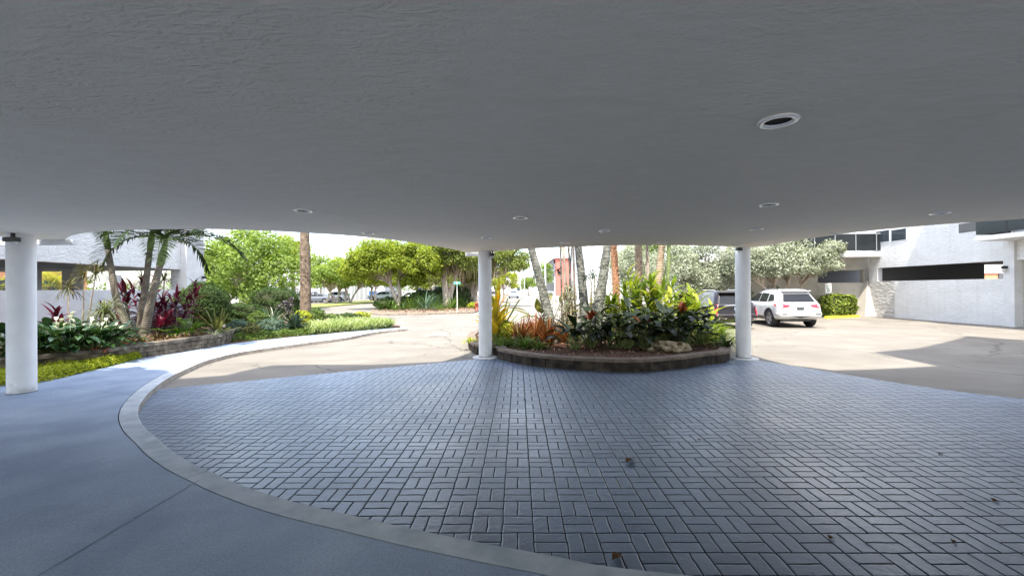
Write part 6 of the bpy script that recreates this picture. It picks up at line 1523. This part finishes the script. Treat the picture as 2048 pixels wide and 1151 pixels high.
tree('banyan_tree', 'dark spreading banyan with hanging roots behind the white column', b0, [([(0, 0, 0), (-.1, 0, 1.2), (-.8, 0, 2.8)], .45, .2), ([(.2, 0, 0), (.3, .1, 1.2), (.9, 0, 3.0)], .4, .2), ([(.1, 0, 0), (.1, .1, 1.4), (.1, 0, 3.4)], .3, .2)],
     [((-.6, 0, 4.4), (2.8, 2.4, 2.0), 80, .8), ((3.2, 0, 4.7), (2.7, 2.2, 1.6), 66, .75), ((.5, 0, 3.2), (1.5, 1.2, 1.0), 22, .6)], G_OLIVB, M_BARK, .24, .14, 120, moss=(G_STRAW, pts, 1.3), limbs=.7)
tree('street_tree', 'bright lime green tree beside the far street, right of the island corner column', B(1006, 58), [([(0, 0, 0), (.1, 0, 1.2), (0, 0, 2.2)], .15, .08)], [((-.1, 0, 3.1), (2.2, 1.8, 1.3), 36, .6)], leafmat('bright lime leaves', [(0.24, 0.30, 0.02), (0.40, 0.42, 0.04)], trans=.45), M_BARKP, .26, .15, 110)
tree('street_tree', 'slim light green tree around the utility pole', B(1090, 66), [([(0, 0, 0), (0, 0, 2), (.1, 0, 4)], .12, .05)], [((0, 0, 3.6), (1.1, 1.1, 2.3), 26, .55)], G_TREE1, M_BARKP, .26, .14, 90)
tree('street_tree', 'green tree at the end of the far street', B(1057, 120), [([(0, 0, 0), (0, 0, 2), (.1, 0, 3)], .15, .08)], [((0, 0, 3.4), (2.8, 2, 2.2), 30, .9)], G_TREE1, M_BARKP, .4, .22, 80)
# median undergrowth
k_ = 0
for (px, Y, n, L, m, lb_) in ((762, 38, 40, .8, G_DARK, 'dark low plant at the left tip of the median'), (778, 38, 46, 1.0, G_DARK, 'dark strap leaved plant left of the twin trunked tree'), (806, 37.5, 44, .9, G_DARK, 'dark strap leaved plant right of the twin trunked tree'),
    (832, 38, 60, 1.5, G_MID, 'low fan palm between the twin trunked tree and the banyan'), (850, 37, 70, 1.7, G_BLUE, 'broad blue green low palm in the middle of the median'), (866, 39, 60, 1.7, G_MID, 'low green palm left of the banyan trunk'),
    (820, 39.5, 70, 1.9, G_MID, 'tall low palm fan close right of the twin trunked tree'), (842, 40, 80, 2.2, G_DARK, 'tall dark fan palm in the middle of the median'), (872, 40.5, 70, 2.0, G_BLUE, 'tall blue green fan palm before the banyan trunk'), (900, 38.5, 60, 1.3, G_MID, 'low green palm at the foot of the banyan trunk'), (784, 38.5, 60, 1.1, G_MID, 'low green palm at the foot of the twin trunked tree'),
    (908, 40, 60, 1.5, G_DARK, 'dark low palm between the banyan and the street sign'), (926, 41, 60, 1.4, G_DARK, 'dark low palm right of the street sign'), (878, 36.5, 40, .8, G_MID, 'small green plant at the front of the median'), (790, 36, 40, .6, G_STRAP, 'small strap leaved plant before the twin trunked tree')):
    rosette('low_palm', lb_, 'low palm', B(px, Y, .06), m, n, L, .07, (5, 85), (20, 80), 5, 'low palms in the median', .15, LANCE)
for (px, Y, rx, rz, lb_) in ((800, 43, 1.6, .6, 'dark green shrub close behind the twin trunked tree'), (880, 43, 1.5, 1.0, 'dark green thicket between the banyan and the low palms'), (770, 39.5, 1.0, .45, 'dark shrub at the left of the median'), (846, 42, 1.6, .9, 'dark green thicket behind the low palms'), (915, 43.5, 1.4, 1.1, 'dark green thicket behind the street sign'), (948, 40, .6, .25, 'low yellow green shrub beside the hydrant')):
    bush('median_shrub', lb_, 'shrub', B(px, Y, .1), G_LIME if 'yellow' in lb_ else G_DARK, (rx, .8, rz), 1400, .2, .1)
# silver buttonwoods
def silver(px, Y, trunks, crowns, lb_):
    tree('silver_buttonwood', lb_, B(px, Y), trunks, crowns, G_SILV, M_BARKP, .15, .06, 200, 'silver buttonwood trees behind the parked cars', 'tree', limbs=.55)
silver(1560, 25.6, [([(0, 0, 0), (-.2, 0, .9), (-1.0, 0, 1.9), (-1.9, 0, 2.5)], .14, .05), ([(.1, 0, 0), (.3, 0, 1.1), (.5, 0, 2.4)], .15, .06), ([(.2, 0, 0), (.9, 0, 1.3), (1.6, 0, 2.6)], .12, .05), ([(0, .1, 0), (-.1, .2, 1.2), (-.4, .1, 2.6)], .13, .05)],
       [((0.2, 0, 3.4), (2.4, 1.7, 1.25), 66, .62), ((2.0, -.2, 3.5), (1.5, 1.2, .85), 26, .5), ((-1.8, 0, 3.2), (1.6, 1.4, 1.2), 34, .55), ((3.0, -.3, 4.0), (.9, .8, .45), 10, .4)], 'silver buttonwood with bare twisted stems behind the white car')
silver(1390, 28, [([(0, 0, 0), (-.2, 0, 1.2), (-.8, 0, 2.6)], .16, .06), ([(.1, 0, 0), (.5, 0, 1.2), (1.2, 0, 2.6)], .15, .06)],
       [((0, 0, 3.2), (3.0, 2.0, 1.7), 84, .68), ((1.0, -.5, 1.9), (2.6, 1.4, .9), 34, .55)], 'silver buttonwood filling the view behind the black car')
silver(1272, 32, [([(0, 0, 0), (-.1, 0, 1.2), (-.4, 0, 2.8)], .16, .06), ([(.1, 0, 0), (.4, 0, 1.2), (.8, 0, 2.6)], .15, .06)],
       [((0, 0, 3.4), (2.4, 2.0, 1.9), 60, .75), ((.4, -.5, 1.7), (2.2, 1.2, .9), 26, .6)], 'silver buttonwood glimpsed between the island palm trunks')
tree('broad_tree', 'dark green tree behind the silver buttonwoods on the left', B(1320, 38), [([(0, 0, 0), (0, 0, 2), (.2, 0, 3.6)], .2, .1)], [((0, 0, 4.2), (3.6, 2.4, 2.4), 56, .9)], G_TREE1, M_BARK, .28, .16, 120)
bush('clipped_hedge', 'bright green clipped hedge behind the yellow wheel stop', 'hedge', B(1675, 26.0), G_HEDGE, (1.0, .5, .68), 3600, .15, .085, box=True, rough_=.06)
bush('dark_hedge', 'dark hedge seen between the two parked cars', 'hedge', B(1528, 27.5), G_DARK, (1.6, .6, .95), 2600, .16, .08, box=True)
bush('dark_hedge', 'yellow green hedge behind the black car', 'hedge', B(1420, 29), G_OLIVE, (2.4, .7, .85), 3000, .16, .08, box=True)
# yellow palm glimpsed through the deck
yp_ = B(95, 24, 0)
feather_palm('feather_palm', 'sunlit yellow green palm glimpsed through the deck slot by the walkway column', yp_, [(0, 0, 0), (.05, 0, 1.0), (.1, 0, 2.2)], .14, .1, 14, 2.0, leafmat('sunlit palm leaves', [(0.25, 0.26, 0.04), (0.42, 0.38, 0.08)], trans=.4), M_PTRUNK)
# far tree line
fl = MB(); n = 0
cs = []
for px in np.arange(-900, 3000, 26):
    Y = 190 + 60 * rng.random(); q = B(px, Y); cs.append((q.x, Y, 2.0 + 3.5 * rng.random()))
clump_leaves(fl, np.array(cs), 4.0 + 3.0 * rng.random(len(cs)), 60, 1.6, 1.0)
stuff(fl.build('far_trees', G_MID), 'distant line of green trees along the horizon')

# ---------------------------------------------------------------- fallen leaves on the pavers
G_DEAD = leafmat('curled dead leaf', [(0.10, 0.05, 0.03), (0.22, 0.13, 0.07)], trans=0, rough=.9)
for i, (px, py, s_, lb_) in enumerate(((1262, 925, .11, 'curled brown leaf alone on the pavers at the middle right'), (1238, 1120, .09, 'brown leaf on the pavers against the curb'), (1883, 908, .05, 'small dark leaf on the far right pavers'),
    (1995, 1003, .06, 'curled leaf on the pavers near the right edge of the photo'), (1912, 1085, .04, 'tiny dark leaf scrap at the lower right of the pavers'), (1400, 880, .04, 'tiny leaf scrap on the pavers above the curled brown leaf'), (1666, 1078, .05, 'small leaf scrap on the lower right pavers'), (1050, 800, .05, 'dark leaf scrap on the bright pavers near the island'))):
    p = G(px, py, 0.006); t = thing('fallen_leaf', lb_, 'fallen leaf', p)
    b = MB(); strips(b, np.array([[-s_ * .5, 0, .004], [-s_ * .45, .01, .006]]), np.array([.3, .6]), np.array([.5, .35]), np.array([s_, s_ * .9]), s_ * .6, np.array([1.2, .9]), 6, LEAFP, .25)
    b.build('blade', G_DEAD, t, smooth=True)
